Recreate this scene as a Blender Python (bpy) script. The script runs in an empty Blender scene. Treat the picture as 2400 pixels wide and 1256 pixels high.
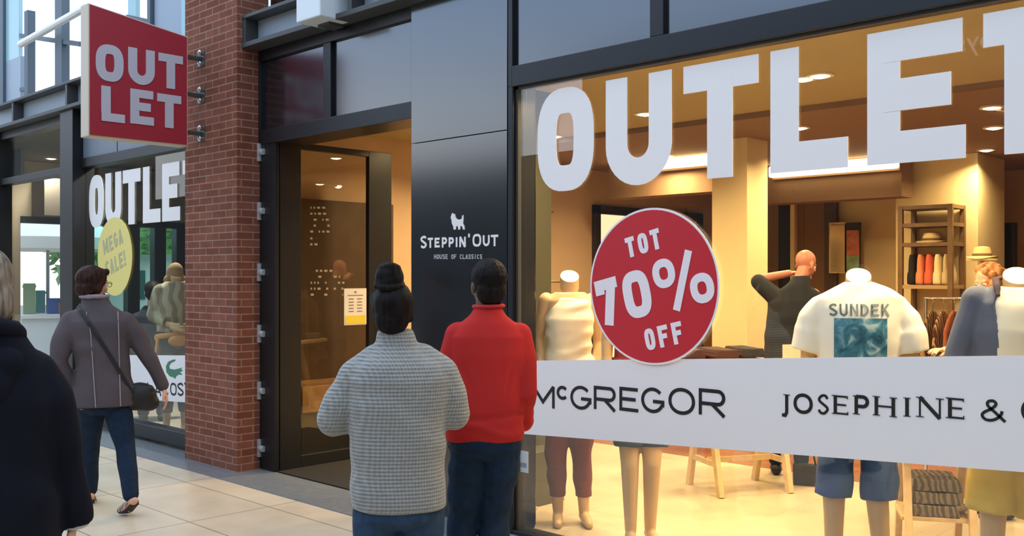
import bpy, math, random
from mathutils import Vector, Matrix, noise
random.seed(7)
SC = bpy.context.scene
COL = SC.collection
# ------------------------------------------------------------------ camera, sky, exposure
F = 2280.0                       # focal length in pixels of the 2400 x 1256 frame
HZ = 650.0                       # horizon row
CAM = Vector((0.0, -4.45, 1.62))  # the shop front is the plane y = 0, x runs along it
ANG = math.radians(46.2)
AX = Vector((-math.cos(ANG), math.sin(ANG), 0))
RT = Vector((math.sin(ANG), math.cos(ANG), 0))
cd = bpy.data.cameras.new('camera'); cam = bpy.data.objects.new('camera', cd); COL.objects.link(cam)
cd.sensor_width = 36; cd.lens = F / 2400 * 36; cd.shift_y = (HZ - 628) / 2400
cd.clip_start = 0.05; cd.clip_end = 300
cam.location = CAM
cam.rotation_euler = (math.pi / 2, 0, math.atan2(AX.y, AX.x) - math.pi / 2)
SC.camera = cam
SC.view_settings.view_transform = 'Standard'; SC.view_settings.look = 'None'
SC.view_settings.exposure = 0.0; SC.view_settings.gamma = 1.0
SC.view_settings.use_curve_mapping = False
W = bpy.data.worlds.new('world'); SC.world = W; W.use_nodes = True
wn = W.node_tree.nodes; wl = W.node_tree.links; wn.clear()
wo = wn.new('ShaderNodeOutputWorld'); wb = wn.new('ShaderNodeBackground')
wt = wn.new('ShaderNodeTexCoord'); ws = wn.new('ShaderNodeSeparateXYZ'); wr = wn.new('ShaderNodeValToRGB')
wl.new(wt.outputs['Generated'], ws.inputs[0]); wl.new(ws.outputs['Z'], wr.inputs[0])
wr.color_ramp.elements[0].color = (0.88, 0.90, 0.92, 1); wr.color_ramp.elements[0].position = 0.0
wr.color_ramp.elements[1].color = (0.66, 0.81, 1.0, 1); wr.color_ramp.elements[1].position = 1.0
e_ = wr.color_ramp.elements.new(.12); e_.color = (.86, .90, .95, 1)
e_ = wr.color_ramp.elements.new(.27); e_.color = (.42, .62, .95, 1)
e_ = wr.color_ramp.elements.new(.6); e_.color = (.74, .84, 1.0, 1)
wl.new(wr.outputs[0], wb.inputs[0]); wb.inputs[1].default_value = 2.25
wl.new(wb.outputs[0], wo.inputs[0])

def R2D(px):                     # horizontal direction through a photo column
    return AX * F + RT * (px - 1200)
def plane(px, py, y):            # the point of the vertical plane y = const behind a photo pixel
    d = R2D(px); t = (y - CAM.y) / d.y
    return Vector((CAM.x + d.x * t, y, CAM.z + (HZ - py) * t))
def planex(px, py, x):
    d = R2D(px); t = (x - CAM.x) / d.x
    return Vector((x, CAM.y + d.y * t, CAM.z + (HZ - py) * t))
def at(px, py, depth):
    t = depth / F; d = R2D(px)
    return Vector((CAM.x + d.x * t, CAM.y + d.y * t, CAM.z + (HZ - py) * t))
def spot(px, depth):
    p = at(px, HZ, depth); return Vector((p.x, p.y, 0))
def yaw(px):                     # rotation that turns local +y into the viewing direction of a column
    d = R2D(px); return math.atan2(d.y, d.x) - math.pi / 2

# ------------------------------------------------------------------ materials
def lin(c):
    if isinstance(c, str):
        c = [int(c[i:i + 2], 16) / 255 for i in (0, 2, 4)]
        c = [v / 12.92 if v <= .04045 else ((v + .055) / 1.055) ** 2.4 for v in c]
    return (c[0], c[1], c[2], 1)
MATS = {}
def mat(name, col, rough=.6, metal=0., spec=.5, emit=0., noise_s=0., noise_a=.25, bump=0., bump_s=60., coat=0., sheen=0., alpha=None):
    if name in MATS: return MATS[name]
    m = bpy.data.materials.new(name); m.use_nodes = True; MATS[name] = m
    nt = m.node_tree; n = nt.nodes; l = nt.links; b = n['Principled BSDF']
    c = lin(col)
    b.inputs['Base Color'].default_value = c; b.inputs['Roughness'].default_value = rough
    b.inputs['Metallic'].default_value = metal; b.inputs['Specular IOR Level'].default_value = spec
    b.inputs['Coat Weight'].default_value = coat; b.inputs['Sheen Weight'].default_value = sheen
    if emit:
        b.inputs['Emission Color'].default_value = c; b.inputs['Emission Strength'].default_value = emit
    tc = n.new('ShaderNodeTexCoord')
    if noise_s:
        t = n.new('ShaderNodeTexNoise'); t.inputs['Scale'].default_value = noise_s; t.inputs['Detail'].default_value = 4
        l.new(tc.outputs['Object'], t.inputs['Vector'])
        r = n.new('ShaderNodeValToRGB')
        r.color_ramp.elements[0].position = .3; r.color_ramp.elements[1].position = .7
        r.color_ramp.elements[0].color = [v * (1 - noise_a) for v in c[:3]] + [1]
        r.color_ramp.elements[1].color = [min(1, v * (1 + noise_a)) for v in c[:3]] + [1]
        l.new(t.outputs['Fac'], r.inputs[0]); l.new(r.outputs[0], b.inputs['Base Color'])
    if bump:
        t = n.new('ShaderNodeTexNoise'); t.inputs['Scale'].default_value = bump_s; t.inputs['Detail'].default_value = 3
        l.new(tc.outputs['Object'], t.inputs['Vector'])
        u = n.new('ShaderNodeBump'); u.inputs['Strength'].default_value = bump; u.inputs['Distance'].default_value = .01
        l.new(t.outputs['Fac'], u.inputs['Height']); l.new(u.outputs[0], b.inputs['Normal'])
    return m
def glass(name, tint=(1, 1, 1), f0=.07):
    if name in MATS: return MATS[name]
    m = bpy.data.materials.new(name); m.use_nodes = True; MATS[name] = m
    nt = m.node_tree; n = nt.nodes; l = nt.links; n.clear()
    o = n.new('ShaderNodeOutputMaterial'); mx = n.new('ShaderNodeMixShader')
    tr = n.new('ShaderNodeBsdfTransparent'); tr.inputs[0].default_value = (*tint, 1)
    gl = n.new('ShaderNodeBsdfGlossy'); gl.inputs['Roughness'].default_value = 0.0
    g = n.new('ShaderNodeNewGeometry'); d = n.new('ShaderNodeVectorMath'); d.operation = 'DOT_PRODUCT'
    l.new(g.outputs['Normal'], d.inputs[0]); l.new(g.outputs['Incoming'], d.inputs[1])
    a = n.new('ShaderNodeMath'); a.operation = 'ABSOLUTE'; l.new(d.outputs['Value'], a.inputs[0])
    s = n.new('ShaderNodeMath'); s.operation = 'SUBTRACT'; s.inputs[0].default_value = 1; l.new(a.outputs[0], s.inputs[1])
    p = n.new('ShaderNodeMath'); p.operation = 'POWER'; p.inputs[1].default_value = 5; l.new(s.outputs[0], p.inputs[0])
    q = n.new('ShaderNodeMath'); q.operation = 'MULTIPLY_ADD'; q.inputs[1].default_value = 1 - f0; q.inputs[2].default_value = f0
    l.new(p.outputs[0], q.inputs[0]); l.new(q.outputs[0], mx.inputs[0])
    l.new(tr.outputs[0], mx.inputs[1]); l.new(gl.outputs[0], mx.inputs[2]); l.new(mx.outputs[0], o.inputs[0])
    return m
def brick_mat():
    m = mat('brick', '7a4a40', .85, spec=.2); nt = m.node_tree; n = nt.nodes; l = nt.links; b = n['Principled BSDF']
    tc = n.new('ShaderNodeTexCoord'); s = n.new('ShaderNodeSeparateXYZ'); l.new(tc.outputs['Object'], s.inputs[0])
    ad = n.new('ShaderNodeMath'); l.new(s.outputs['X'], ad.inputs[0]); l.new(s.outputs['Y'], ad.inputs[1])
    cb = n.new('ShaderNodeCombineXYZ'); l.new(ad.outputs[0], cb.inputs[0]); l.new(s.outputs['Z'], cb.inputs[1])
    br = n.new('ShaderNodeTexBrick'); l.new(cb.outputs[0], br.inputs['Vector'])
    br.inputs['Scale'].default_value = 1; br.inputs['Brick Width'].default_value = .22; br.inputs['Row Height'].default_value = .0625
    br.inputs['Mortar Size'].default_value = .0055; br.inputs['Mortar Smooth'].default_value = .2
    br.inputs['Color1'].default_value = lin('82503f'); br.inputs['Color2'].default_value = lin('70412f'); br.inputs['Mortar'].default_value = lin('97786b')
    nz = n.new('ShaderNodeTexNoise'); nz.inputs['Scale'].default_value = 9; l.new(tc.outputs['Object'], nz.inputs['Vector'])
    mx = n.new('ShaderNodeMix'); mx.data_type = 'RGBA'; mx.blend_type = 'OVERLAY'; mx.inputs[0].default_value = .3
    l.new(br.outputs['Color'], mx.inputs[6]); l.new(nz.outputs['Fac'], mx.inputs[7]); l.new(mx.outputs[2], b.inputs['Base Color'])
    u = n.new('ShaderNodeBump'); u.inputs['Strength'].default_value = .6; u.inputs['Distance'].default_value = .006; u.invert = True
    l.new(br.outputs['Fac'], u.inputs['Height']); l.new(u.outputs[0], b.inputs['Normal'])
    return m
def tile_mat(name, c1, c2, joint, w, h, rough, ms=.004, off=.0, rot=0., spec=.5):
    m = mat(name, c1, rough, spec=spec); nt = m.node_tree; n = nt.nodes; l = nt.links; b = n['Principled BSDF']
    tc = n.new('ShaderNodeTexCoord'); mp = n.new('ShaderNodeMapping'); mp.inputs['Rotation'].default_value = (0, 0, rot)
    l.new(tc.outputs['Object'], mp.inputs[0])
    br = n.new('ShaderNodeTexBrick'); l.new(mp.outputs[0], br.inputs['Vector']); br.offset = off
    br.inputs['Scale'].default_value = 1; br.inputs['Brick Width'].default_value = w; br.inputs['Row Height'].default_value = h
    br.inputs['Mortar Size'].default_value = ms
    br.inputs['Color1'].default_value = lin(c1); br.inputs['Color2'].default_value = lin(c2); br.inputs['Mortar'].default_value = lin(joint)
    nz = n.new('ShaderNodeTexNoise'); nz.inputs['Scale'].default_value = 2.2; nz.inputs['Detail'].default_value = 6; l.new(tc.outputs['Object'], nz.inputs['Vector'])
    mx = n.new('ShaderNodeMix'); mx.data_type = 'RGBA'; mx.blend_type = 'SOFT_LIGHT'; mx.inputs[0].default_value = .5
    l.new(br.outputs['Color'], mx.inputs[6]); l.new(nz.outputs['Fac'], mx.inputs[7]); l.new(mx.outputs[2], b.inputs['Base Color'])
    return m
def knit_mat():
    m = mat('grey_knit', '8f9392', .95, spec=.1, sheen=.3); nt = m.node_tree; n = nt.nodes; l = nt.links; b = n['Principled BSDF']
    tc = n.new('ShaderNodeTexCoord'); s = n.new('ShaderNodeSeparateXYZ'); l.new(tc.outputs['Object'], s.inputs[0])
    def sinus(inp, k):
        a = n.new('ShaderNodeMath'); a.operation = 'MULTIPLY'; a.inputs[1].default_value = k; l.new(inp, a.inputs[0])
        c = n.new('ShaderNodeMath'); c.operation = 'SINE'; l.new(a.outputs[0], c.inputs[0]); return c.outputs[0]
    ax = n.new('ShaderNodeMath'); l.new(s.outputs['X'], ax.inputs[0]); l.new(s.outputs['Y'], ax.inputs[1])
    k1 = sinus(s.outputs['Z'], 2 * math.pi / .0165); k2 = sinus(ax.outputs[0], 2 * math.pi / .0165)
    pr = n.new('ShaderNodeMath'); pr.operation = 'MULTIPLY_ADD'; l.new(k2, pr.inputs[0]); pr.inputs[1].default_value = .5; l.new(k1, pr.inputs[2])
    nz = n.new('ShaderNodeTexNoise'); nz.inputs['Scale'].default_value = 60; l.new(tc.outputs['Object'], nz.inputs['Vector'])
    p2 = n.new('ShaderNodeMath'); p2.operation = 'MULTIPLY_ADD'; p2.inputs[1].default_value = 2.; l.new(nz.outputs['Fac'], p2.inputs[0]); l.new(pr.outputs[0], p2.inputs[2])
    mr = n.new('ShaderNodeMapRange'); mr.inputs[1].default_value = -.6; mr.inputs[2].default_value = 2.6; l.new(p2.outputs[0], mr.inputs[0])
    r = n.new('ShaderNodeValToRGB'); r.color_ramp.elements[0].color = lin('767978'); r.color_ramp.elements[1].color = lin('a6a7a4')
    l.new(mr.outputs[0], r.inputs[0]); l.new(r.outputs[0], b.inputs['Base Color'])
    u = n.new('ShaderNodeBump'); u.inputs['Strength'].default_value = .7; u.inputs['Distance'].default_value = .006
    l.new(mr.outputs[0], u.inputs['Height']); l.new(u.outputs[0], b.inputs['Normal'])
    return m
def hair_mat(name, c1, c2, rough=.6):
    m = mat(name, c1, rough, spec=.15); nt = m.node_tree; n = nt.nodes; l = nt.links; b = n['Principled BSDF']
    tc = n.new('ShaderNodeTexCoord'); mp = n.new('ShaderNodeMapping'); mp.inputs['Scale'].default_value = (70, 70, 9)
    l.new(tc.outputs['Object'], mp.inputs[0]); t = n.new('ShaderNodeTexNoise'); t.inputs['Scale'].default_value = 1; t.inputs['Detail'].default_value = 4
    l.new(mp.outputs[0], t.inputs['Vector']); r = n.new('ShaderNodeValToRGB')
    r.color_ramp.elements[0].position = .32; r.color_ramp.elements[1].position = .72
    r.color_ramp.elements[0].color = lin(c1); r.color_ramp.elements[1].color = lin(c2)
    l.new(t.outputs['Fac'], r.inputs[0]); l.new(r.outputs[0], b.inputs['Base Color'])
    u = n.new('ShaderNodeBump'); u.inputs['Strength'].default_value = .8; u.inputs['Distance'].default_value = .006
    l.new(t.outputs['Fac'], u.inputs['Height']); l.new(u.outputs[0], b.inputs['Normal'])
    return m
def spots_mat(name, c1, c2, scale):
    m = mat(name, c1, .9, spec=.1); nt = m.node_tree; n = nt.nodes; l = nt.links; b = n['Principled BSDF']
    tc = n.new('ShaderNodeTexCoord'); v = n.new('ShaderNodeTexWave'); v.inputs['Scale'].default_value = scale; v.inputs['Distortion'].default_value = 7
    v.inputs['Detail'].default_value = 2
    l.new(tc.outputs['Object'], v.inputs['Vector'])
    r = n.new('ShaderNodeValToRGB'); r.color_ramp.elements[0].color = lin(c1); r.color_ramp.elements[1].color = lin(c2)
    r.color_ramp.elements[0].position = .35; r.color_ramp.elements[1].position = .65
    l.new(v.outputs['Fac'], r.inputs[0]); l.new(r.outputs[0], b.inputs['Base Color'])
    return m

# ------------------------------------------------------------------ mesh helpers
class MB:
    def __init__(s): s.v = []; s.f = []; s.mi = []; s.cur = 0
    def add(s, vs, fs):
        k = len(s.v); s.v += [Vector(p) for p in vs]; s.f += [tuple(i + k for i in f) for f in fs]; s.mi += [s.cur] * len(fs); return s
    def m(s, i): s.cur = i; return s
    def box(s, a, b, M=None):
        x0, x1 = sorted((a[0], b[0])); y0, y1 = sorted((a[1], b[1])); z0, z1 = sorted((a[2], b[2]))
        vs = [Vector(p) for p in ((x0, y0, z0), (x1, y0, z0), (x1, y1, z0), (x0, y1, z0), (x0, y0, z1), (x1, y0, z1), (x1, y1, z1), (x0, y1, z1))]
        if M: vs = [M @ p for p in vs]
        return s.add(vs, [(0, 3, 2, 1), (4, 5, 6, 7), (0, 1, 5, 4), (1, 2, 6, 5), (2, 3, 7, 6), (3, 0, 4, 7)])
    def prism(s, pts, n):        # closed outline of 3-D points swept along n
        n = Vector(n); k = len(pts); vs = [Vector(p) for p in pts] + [Vector(p) + n for p in pts]
        fs = [tuple(range(k - 1, -1, -1)), tuple(range(k, 2 * k))] + [(i, (i + 1) % k, (i + 1) % k + k, i + k) for i in range(k)]
        return s.add(vs, fs)
    def cap(s, p, q, r0, r1, fx=1., fy=1., ref=(0, 1, 0), seg=14, cr=4):   # rounded, tapered, flattened limb
        p, q = Vector(p), Vector(q); d = q - p; L = d.length
        if L < 1e-6: d = Vector((0, 0, 1)); L = 1e-4
        d = d.normalized(); ref = Vector(ref)
        if abs(d.dot(ref)) > .97: ref = Vector((1, 0, 0))
        sx = d.cross(ref).normalized(); sy = sx.cross(d).normalized()
        rings = []
        for i in range(cr): a = -math.pi / 2 + (i + .25) / cr * math.pi / 2; rings.append((r0 * math.sin(a), r0 * math.cos(a)))
        rings.append((0, r0)); rings.append((L, r1))
        for i in range(cr): a = (i + .75) / cr * math.pi / 2; rings.append((L + r1 * math.sin(a), r1 * math.cos(a)))
        vs = []; 
        for t, r in rings:
            for j in range(seg):
                a = 2 * math.pi * j / seg; vs.append(p + d * t + sx * (r * fx * math.cos(a)) + sy * (r * fy * math.sin(a)))
        n = len(rings); fs = [tuple(range(seg - 1, -1, -1)), tuple((n - 1) * seg + j for j in range(seg))]
        for i in range(n - 1):
            for j in range(seg): fs.append((i * seg + j, i * seg + (j + 1) % seg, (i + 1) * seg + (j + 1) % seg, (i + 1) * seg + j))
        return s.add(vs, fs)
    def ball(s, c, r, seg=18, rings=12, M=None):
        c = Vector(c); r = Vector(r) if hasattr(r, '__len__') else Vector((r, r, r)); vs = []
        for i in range(1, rings):
            a = math.pi * i / rings
            for j in range(seg):
                b = 2 * math.pi * j / seg; p = Vector((r.x * math.sin(a) * math.cos(b), r.y * math.sin(a) * math.sin(b), -r.z * math.cos(a)))
                vs.append(c + (M @ p if M else p))
        t = Vector((0, 0, r.z)); vs += [c - (M @ t if M else t), c + (M @ t if M else t)]; k = (rings - 1) * seg; fs = []
        for j in range(seg):
            fs.append((k, (j + 1) % seg, j)); o = (rings - 2) * seg; fs.append((k + 1, o + j, o + (j + 1) % seg))
            for i in range(rings - 2): fs.append((i * seg + j, i * seg + (j + 1) % seg, (i + 1) * seg + (j + 1) % seg, (i + 1) * seg + j))
        return s.add(vs, fs)
    def tube(s, pts, r, seg=8, fx=1., fy=1., ref=(0, 0, 1)):
        pts = [Vector(p) for p in pts]; vs = []; n = len(pts)
        for i, p in enumerate(pts):
            d = (pts[min(i + 1, n - 1)] - pts[max(i - 1, 0)]).normalized(); rf = Vector(ref)
            if abs(d.dot(rf)) > .97: rf = Vector((1, 0, 0))
            a = d.cross(rf).normalized(); b = a.cross(d); rr = r[i] if hasattr(r, '__len__') else r
            for j in range(seg): t = 2 * math.pi * (j + .5) / seg; vs.append(p + a * rr * fx * math.cos(t) + b * rr * fy * math.sin(t))
        fs = [tuple(range(seg - 1, -1, -1)), tuple((n - 1) * seg + j for j in range(seg))]
        for i in range(n - 1):
            for j in range(seg): fs.append((i * seg + j, i * seg + (j + 1) % seg, (i + 1) * seg + (j + 1) % seg, (i + 1) * seg + j))
        return s.add(vs, fs)
    def sleeve(s, pts, rs, seg=18, fx=1., fy=1.): return s.tube(pts, rs, seg, fx, fy)   # open-ended look: flat hem
    def cyl(s, p, q, r, seg=20): return s.tube([p, q], r, seg)
    def bar(s, p, q, w, h, ref=(0, 0, 1)):   # square section bar
        return s.tube([p, q], math.sqrt(.5), 4, w, h, ref)
    def loft(s, rings, cap=True):    # rings: lists of equal length
        k = len(rings[0]); vs = [p for r in rings for p in r]; fs = []
        for i in range(len(rings) - 1):
            for j in range(k): fs.append((i * k + j, i * k + (j + 1) % k, (i + 1) * k + (j + 1) % k, (i + 1) * k + j))
        if cap: fs += [tuple(range(k - 1, -1, -1)), tuple((len(rings) - 1) * k + j for j in range(k))]
        return s.add(vs, fs)
    def mesh(s, name):
        me = bpy.data.meshes.new(name); me.from_pydata(s.v, [], s.f)
        for p, i in zip(me.polygons, s.mi): p.material_index = i
        me.update(); return me

MW = {}
def tag(o, label=None, cat=None, group=None, kind=None):
    if label: o['label'] = label
    if cat: o['category'] = cat
    if group: o['group'] = group
    if kind: o['kind'] = kind
    return o
def thing(name, label, cat, loc=(0, 0, 0), rz=0., group=None, kind=None):
    o = bpy.data.objects.new(name, None); COL.objects.link(o); o.empty_display_size = .1
    o.location = loc; o.rotation_euler = (0, 0, rz)
    MW[o.name] = Matrix.Translation(Vector(loc)) @ Matrix.Rotation(rz, 4, 'Z')
    return tag(o, label, cat, group, kind)
def obj(name, mb, m, parent=None, local=False, smooth=False, bevel=0., fix=True):
    """Link a mesh as one object. World coordinates unless local; origin at its base, or its parent's frame."""
    me = mb if isinstance(mb, bpy.types.Mesh) else mb.mesh(name)
    if fix and not isinstance(mb, bpy.types.Mesh):
        import bmesh
        b = bmesh.new(); b.from_mesh(me); bmesh.ops.recalc_face_normals(b, faces=b.faces); b.to_mesh(me); b.free()
    o = bpy.data.objects.new(name, me); COL.objects.link(o)
    for x in (m if isinstance(m, (list, tuple)) else [m]): me.materials.append(x)
    if smooth:
        for p in me.polygons: p.use_smooth = True
        if smooth == 'auto':
            me.set_sharp_from_angle(angle=math.radians(40))
    if parent is not None:
        if not local:
            me.transform(MW[parent.name].inverted())
        o.parent = parent; MW[o.name] = MW[parent.name]
    elif not local:
        n = len(me.vertices); c = Vector((0, 0, 0)); z = 1e9
        for v in me.vertices: c += v.co; z = min(z, v.co.z)
        c /= max(1, n); c.z = z; me.transform(Matrix.Translation(-c)); o.location = c; MW[o.name] = Matrix.Translation(c)
    else: MW[o.name] = Matrix.Identity(4)
    if bevel:
        b = o.modifiers.new('bevel', 'BEVEL'); b.width = bevel; b.segments = 2; b.limit_method = 'ANGLE'
    return o
def struct(name, mb, m, parent=None, **k):
    o = obj(name, mb, m, parent, **k)
    if parent is None: o['kind'] = 'structure'
    return o
BS = bpy.data.scenes.new('workshop')   # shapes are fused here, away from the picture's scene
def bake(mb, voxel, smooth=6, wob=0., wob_s=6., wob2=None):
    """Fuse overlapping closed shapes into one continuous smooth surface; wob adds soft folds."""
    me = mb.mesh('tmp'); o = bpy.data.objects.new('tmp', me); BS.collection.objects.link(o)
    r = o.modifiers.new('r', 'REMESH'); r.mode = 'VOXEL'; r.voxel_size = voxel; r.adaptivity = 0
    if smooth:
        s = o.modifiers.new('s', 'SMOOTH'); s.factor = .5; s.iterations = smooth
    with bpy.context.temp_override(scene=BS, view_layer=BS.view_layers[0]):
        dg = bpy.context.evaluated_depsgraph_get(); dg.update()
        out = bpy.data.meshes.new_from_object(o.evaluated_get(dg), depsgraph=dg)
    bpy.data.objects.remove(o); bpy.data.meshes.remove(me)
    if wob or wob2:
        N = [v.normal.copy() for v in out.vertices]; C = [v.co.copy() for v in out.vertices]; Q = []
        for c, nn in zip(C, N):
            d = 0
            if wob: d += wob * noise.noise(Vector((c.x * wob_s, c.y * wob_s, c.z * wob_s * .55)))
            if wob2: d += wob2(c)
            Q += list(c + nn * d)
        out.vertices.foreach_set('co', Q)
        out.update()
    for p in out.polygons: p.use_smooth = True
    return out
def join_into(me, mb, mi):
    """Append the faces of mb to mesh me with material index mi (eyes, lips: same mesh)."""
    import bmesh
    b = bmesh.new(); b.from_mesh(me)
    vs = [b.verts.new(p) for p in mb.v]
    for f in mb.f:
        q = b.faces.new([vs[i] for i in f]); q.material_index = mi; q.smooth = True
    b.to_mesh(me); b.free(); return me
def copy_thing(o, loc=None, rz=None, label=None, group=None):
    kids = [c for c in o.children]
    r = o.copy(); COL.objects.link(r)
    if loc is not None: r.location = loc
    if rz is not None: r.rotation_euler = (0, 0, rz)
    if label: r['label'] = label
    if group: r['group'] = group
    for ch in kids:
        c = ch.copy(); COL.objects.link(c); c.parent = r
        for g in ch.children:
            d = g.copy(); COL.objects.link(d); d.parent = c
    return r

# ------------------------------------------------------------------ lettering
def arc(cx, cy, rx, ry, a0, a1, n=12):
    return [(cx + rx * math.cos(math.radians(a0 + (a1 - a0) * i / n)), cy + ry * math.sin(math.radians(a0 + (a1 - a0) * i / n))) for i in range(n + 1)]
def sup(cx, cy, rx, ry, e=2.5, n=40):
    o = []
    for i in range(n):
        a = 2 * math.pi * i / n; c, s_ = math.cos(a), math.sin(a)
        o.append((cx + rx * math.copysign(abs(c) ** (2 / e), c), cy + ry * math.copysign(abs(s_) ** (2 / e), s_)))
    return o
def spl(pts, n=6):
    o = []; P = [pts[0]] + list(pts) + [pts[-1]]
    for i in range(1, len(P) - 2):
        for k in range(n):
            t = k / n; o.append(tuple(.5 * ((2 * P[i][j]) + (-P[i - 1][j] + P[i + 1][j]) * t + (2 * P[i - 1][j] - 5 * P[i][j] + 4 * P[i + 1][j] - P[i + 2][j]) * t * t + (-P[i - 1][j] + 3 * P[i][j] - 3 * P[i + 1][j] + P[i + 2][j]) * t ** 3) for j in (0, 1)))
    return o + [tuple(pts[-1])]
def glyph(ch, w, t, k=1., serif=0., e=2.6, th=None):
    """Strokes of a capital in a box w wide and 1 high: (points, thickness, closed). k scales sizes against the height; th is the thin stroke."""
    a = t / 2; h = th if th else t; b = h / 2; S = []
    ln = lambda *p, q=t: S.append((list(p), q, False))
    cl = lambda p, q=t: S.append((p, q, True))
    sf = lambda x, y: S.append(([(x - serif, y), (x + serif, y)], .035, False)) if serif else None
    if ch in 'O0': cl(sup(w / 2, .5, w / 2 - a, .5 - b, e), t)
    elif ch == 'U': ln((a, 1), (a, w / 2), *arc(w / 2, w / 2, w / 2 - a, w / 2 - b, 180, 360, 16), (w - a, w / 2), (w - a, 1))
    elif ch == 'T': ln((0, 1 - b), (w, 1 - b), q=h); ln((w / 2, 0), (w / 2, 1 - h * .5)); 
    elif ch == 'L': ln((a, 0), (a, 1)); ln((0, b), (w, b), q=h)
    elif ch == 'I': ln((w / 2, 0), (w / 2, 1)); sf(w / 2, .018); sf(w / 2, .982)
    elif ch == 'E': ln((a, 0), (a, 1)); ln((a, b), (w, b), q=h); ln((a, 1 - b), (w * .97, 1 - b), q=h); ln((a, .51), (w * .86, .51), q=h); sf(a, .018); sf(a, .982); (serif and (ln((w - .02, 0), (w - .02, .17), q=.035), ln((w * .95, 1), (w * .95, .85), q=.035)))
    elif ch == 'F': ln((a, 0), (a, 1)); ln((a, 1 - b), (w, 1 - b), q=h); ln((a, .5), (w * .85, .5), q=h)
    elif ch == 'H': ln((a, 0), (a, 1)); ln((w - a, 0), (w - a, 1)); ln((a, .5), (w - a, .5), q=h); [sf(x, y) for x in (a, w - a) for y in (.018, .982)]
    elif ch == 'N': ln((b, 0), (b, 1), q=h); ln((w - b, 0), (w - b, 1), q=h); ln((b, 1), (w - b, 0), q=t); sf(b, .018); sf(b, .982); sf(w - b, .982)
    elif ch == 'M': ln((b, 0), (b, 1), q=h); ln((w - b, 0), (w - b, 1), q=h); ln((b, 1), (w / 2, .25), (w - b, 1))
    elif ch in 'PRDB':
        lo = {'P': .44, 'R': .44, 'D': b, 'B': b}[ch]; top = 1 - b; r = (top - lo) / 2
        ln((a, 0), (a, 1)); x1 = max(a, w - a - r * (1.0 if ch != 'D' else .9)); ln((a, top), (x1, top), *arc(x1, lo + r, w - a - x1, r, 90, -90, 12), (a, lo), q=(t if ch != 'R' or not th else h)); sf(a, .018); sf(a, .982)
        if ch == 'R': ln((w * .5, lo), (w - a * .6, 0))
    elif ch == 'S': ln(*spl([(w - a, .80), (w * .72, .97 - b * .6), (w * .42, 1 - b), (a * 1.2, .80), (a * 1.4, .66), (w * .5, .51), (w - a * 1.3, .36), (w - a, .22), (w * .6, b), (w * .3, b * 1.2), (a * .8, .2)]), q=(t + h) / 2)
    elif ch in 'CG':
        ln(*arc(w / 2, .5, w / 2 - a, .5 - b, 42, 318 if ch == 'C' else 338, 26))
        if ch == 'G': ln((w * .52, .46), (w - a, .46), (w - a, .27), q=h)
    elif ch == 'A': ln((a * .8, 0), (w / 2, 1 - a * .3)); ln((w - a * .8, 0), (w / 2, 1 - a * .3)); ln((w * .22, .3), (w * .78, .3), q=h)
    elif ch == 'J': ln((w * .62, 1), (w * .62, .05), (w * .45, -.12), (w * .1, -.1)); sf(w * .62, .982)
    elif ch == 'K': ln((a, 0), (a, 1)); ln((w - a, 1), (a, .42)); ln((w * .4, .58), (w - a * .6, 0))
    elif ch == '7': ln((0, 1 - a), (w, 1 - a)); ln((w - a * 1.1, 1 - a * .4), (w * .34, 0)); ln((a, .68), (a, 1))
    elif ch == '%':
        cl(sup(w * .2, .72, w * .2 - a, .27 - a, 2.3)); cl(sup(w * .8, .28, w * .2 - a, .27 - a, 2.3)); ln((w * .3, 0), (w * .7, 1))
    elif ch == '!': ln((w / 2, .32), (w / 2, 1)); ln((w / 2, 0), (w / 2, .19))
    elif ch == "'": ln((w / 2, .75), (w / 2, 1.1))
    elif ch == '&': ln(*spl([(w, 0), (w * .62, .38), (w * .28, .72), (w * .3, .92), (w * .5, .97), (w * .62, .82), (w * .45, .6), (w * .12, .38), (w * .04, .2), (w * .2, .03), (w * .5, .04), (w * .78, .25), (w * .88, .5)]), q=(t + h) / 2)
    elif ch == '-': ln((0, .5), (w, .5))
    return S
def ribbon(mb, pts, t, closed, M, d):
    pts = [p for i, p in enumerate(pts) if i == 0 or (Vector(p) - Vector(pts[i - 1])).length > 1e-4]
    n = len(pts); P = [Vector(p) for p in pts]; L = []; Rr = []
    for i in range(n):
        if closed: u = (P[i] - P[i - 1]).normalized(); v = (P[(i + 1) % n] - P[i]).normalized()
        else:
            u = (P[i] - P[i - 1]).normalized() if i else (P[1] - P[0]).normalized()
            v = (P[i + 1] - P[i]).normalized() if i < n - 1 else u
        nu = Vector((-u.y, u.x)); nv = Vector((-v.y, v.x)); m = nu + nv
        m = m / max(.35, m.length_squared / 2) if m.length > .01 else nu
        L.append(P[i] + m * t / 2); Rr.append(P[i] - m * t / 2)
    vs = []
    for q in (L, Rr): vs += [M(p.x, p.y, 0) for p in q]
    for q in (L, Rr): vs += [M(p.x, p.y, d) for p in q]
    fs = []
    for i in range(n if closed else n - 1):
        j = (i + 1) % n
        fs += [(i, j, n + j, n + i), (2 * n + i, 3 * n + i, 3 * n + j, 2 * n + j), (i, 2 * n + i, 2 * n + j, j), (n + i, n + j, 3 * n + j, 3 * n + i)]
    if not closed: fs += [(0, n, 3 * n, 2 * n), (n - 1, 3 * n - 1, 4 * n - 1, 2 * n - 1)]
    mb.add(vs, fs)
def letter(mb, ch, x, y, w, h, t, frame, d=.003, **k):
    """One capital in a frame (origin, right, up, normal): box x..x+w, y..y+h, stroke t, all in metres."""
    O, U, V, N = frame
    M = lambda u, v, e: O + U * (x + u * h) + V * (y + v * h) + N * e
    for i, (pts, q, c) in enumerate(glyph(ch, w / h, t / h, **k)): ribbon(mb, pts, q, c, M, d + i * .0005)
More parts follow.
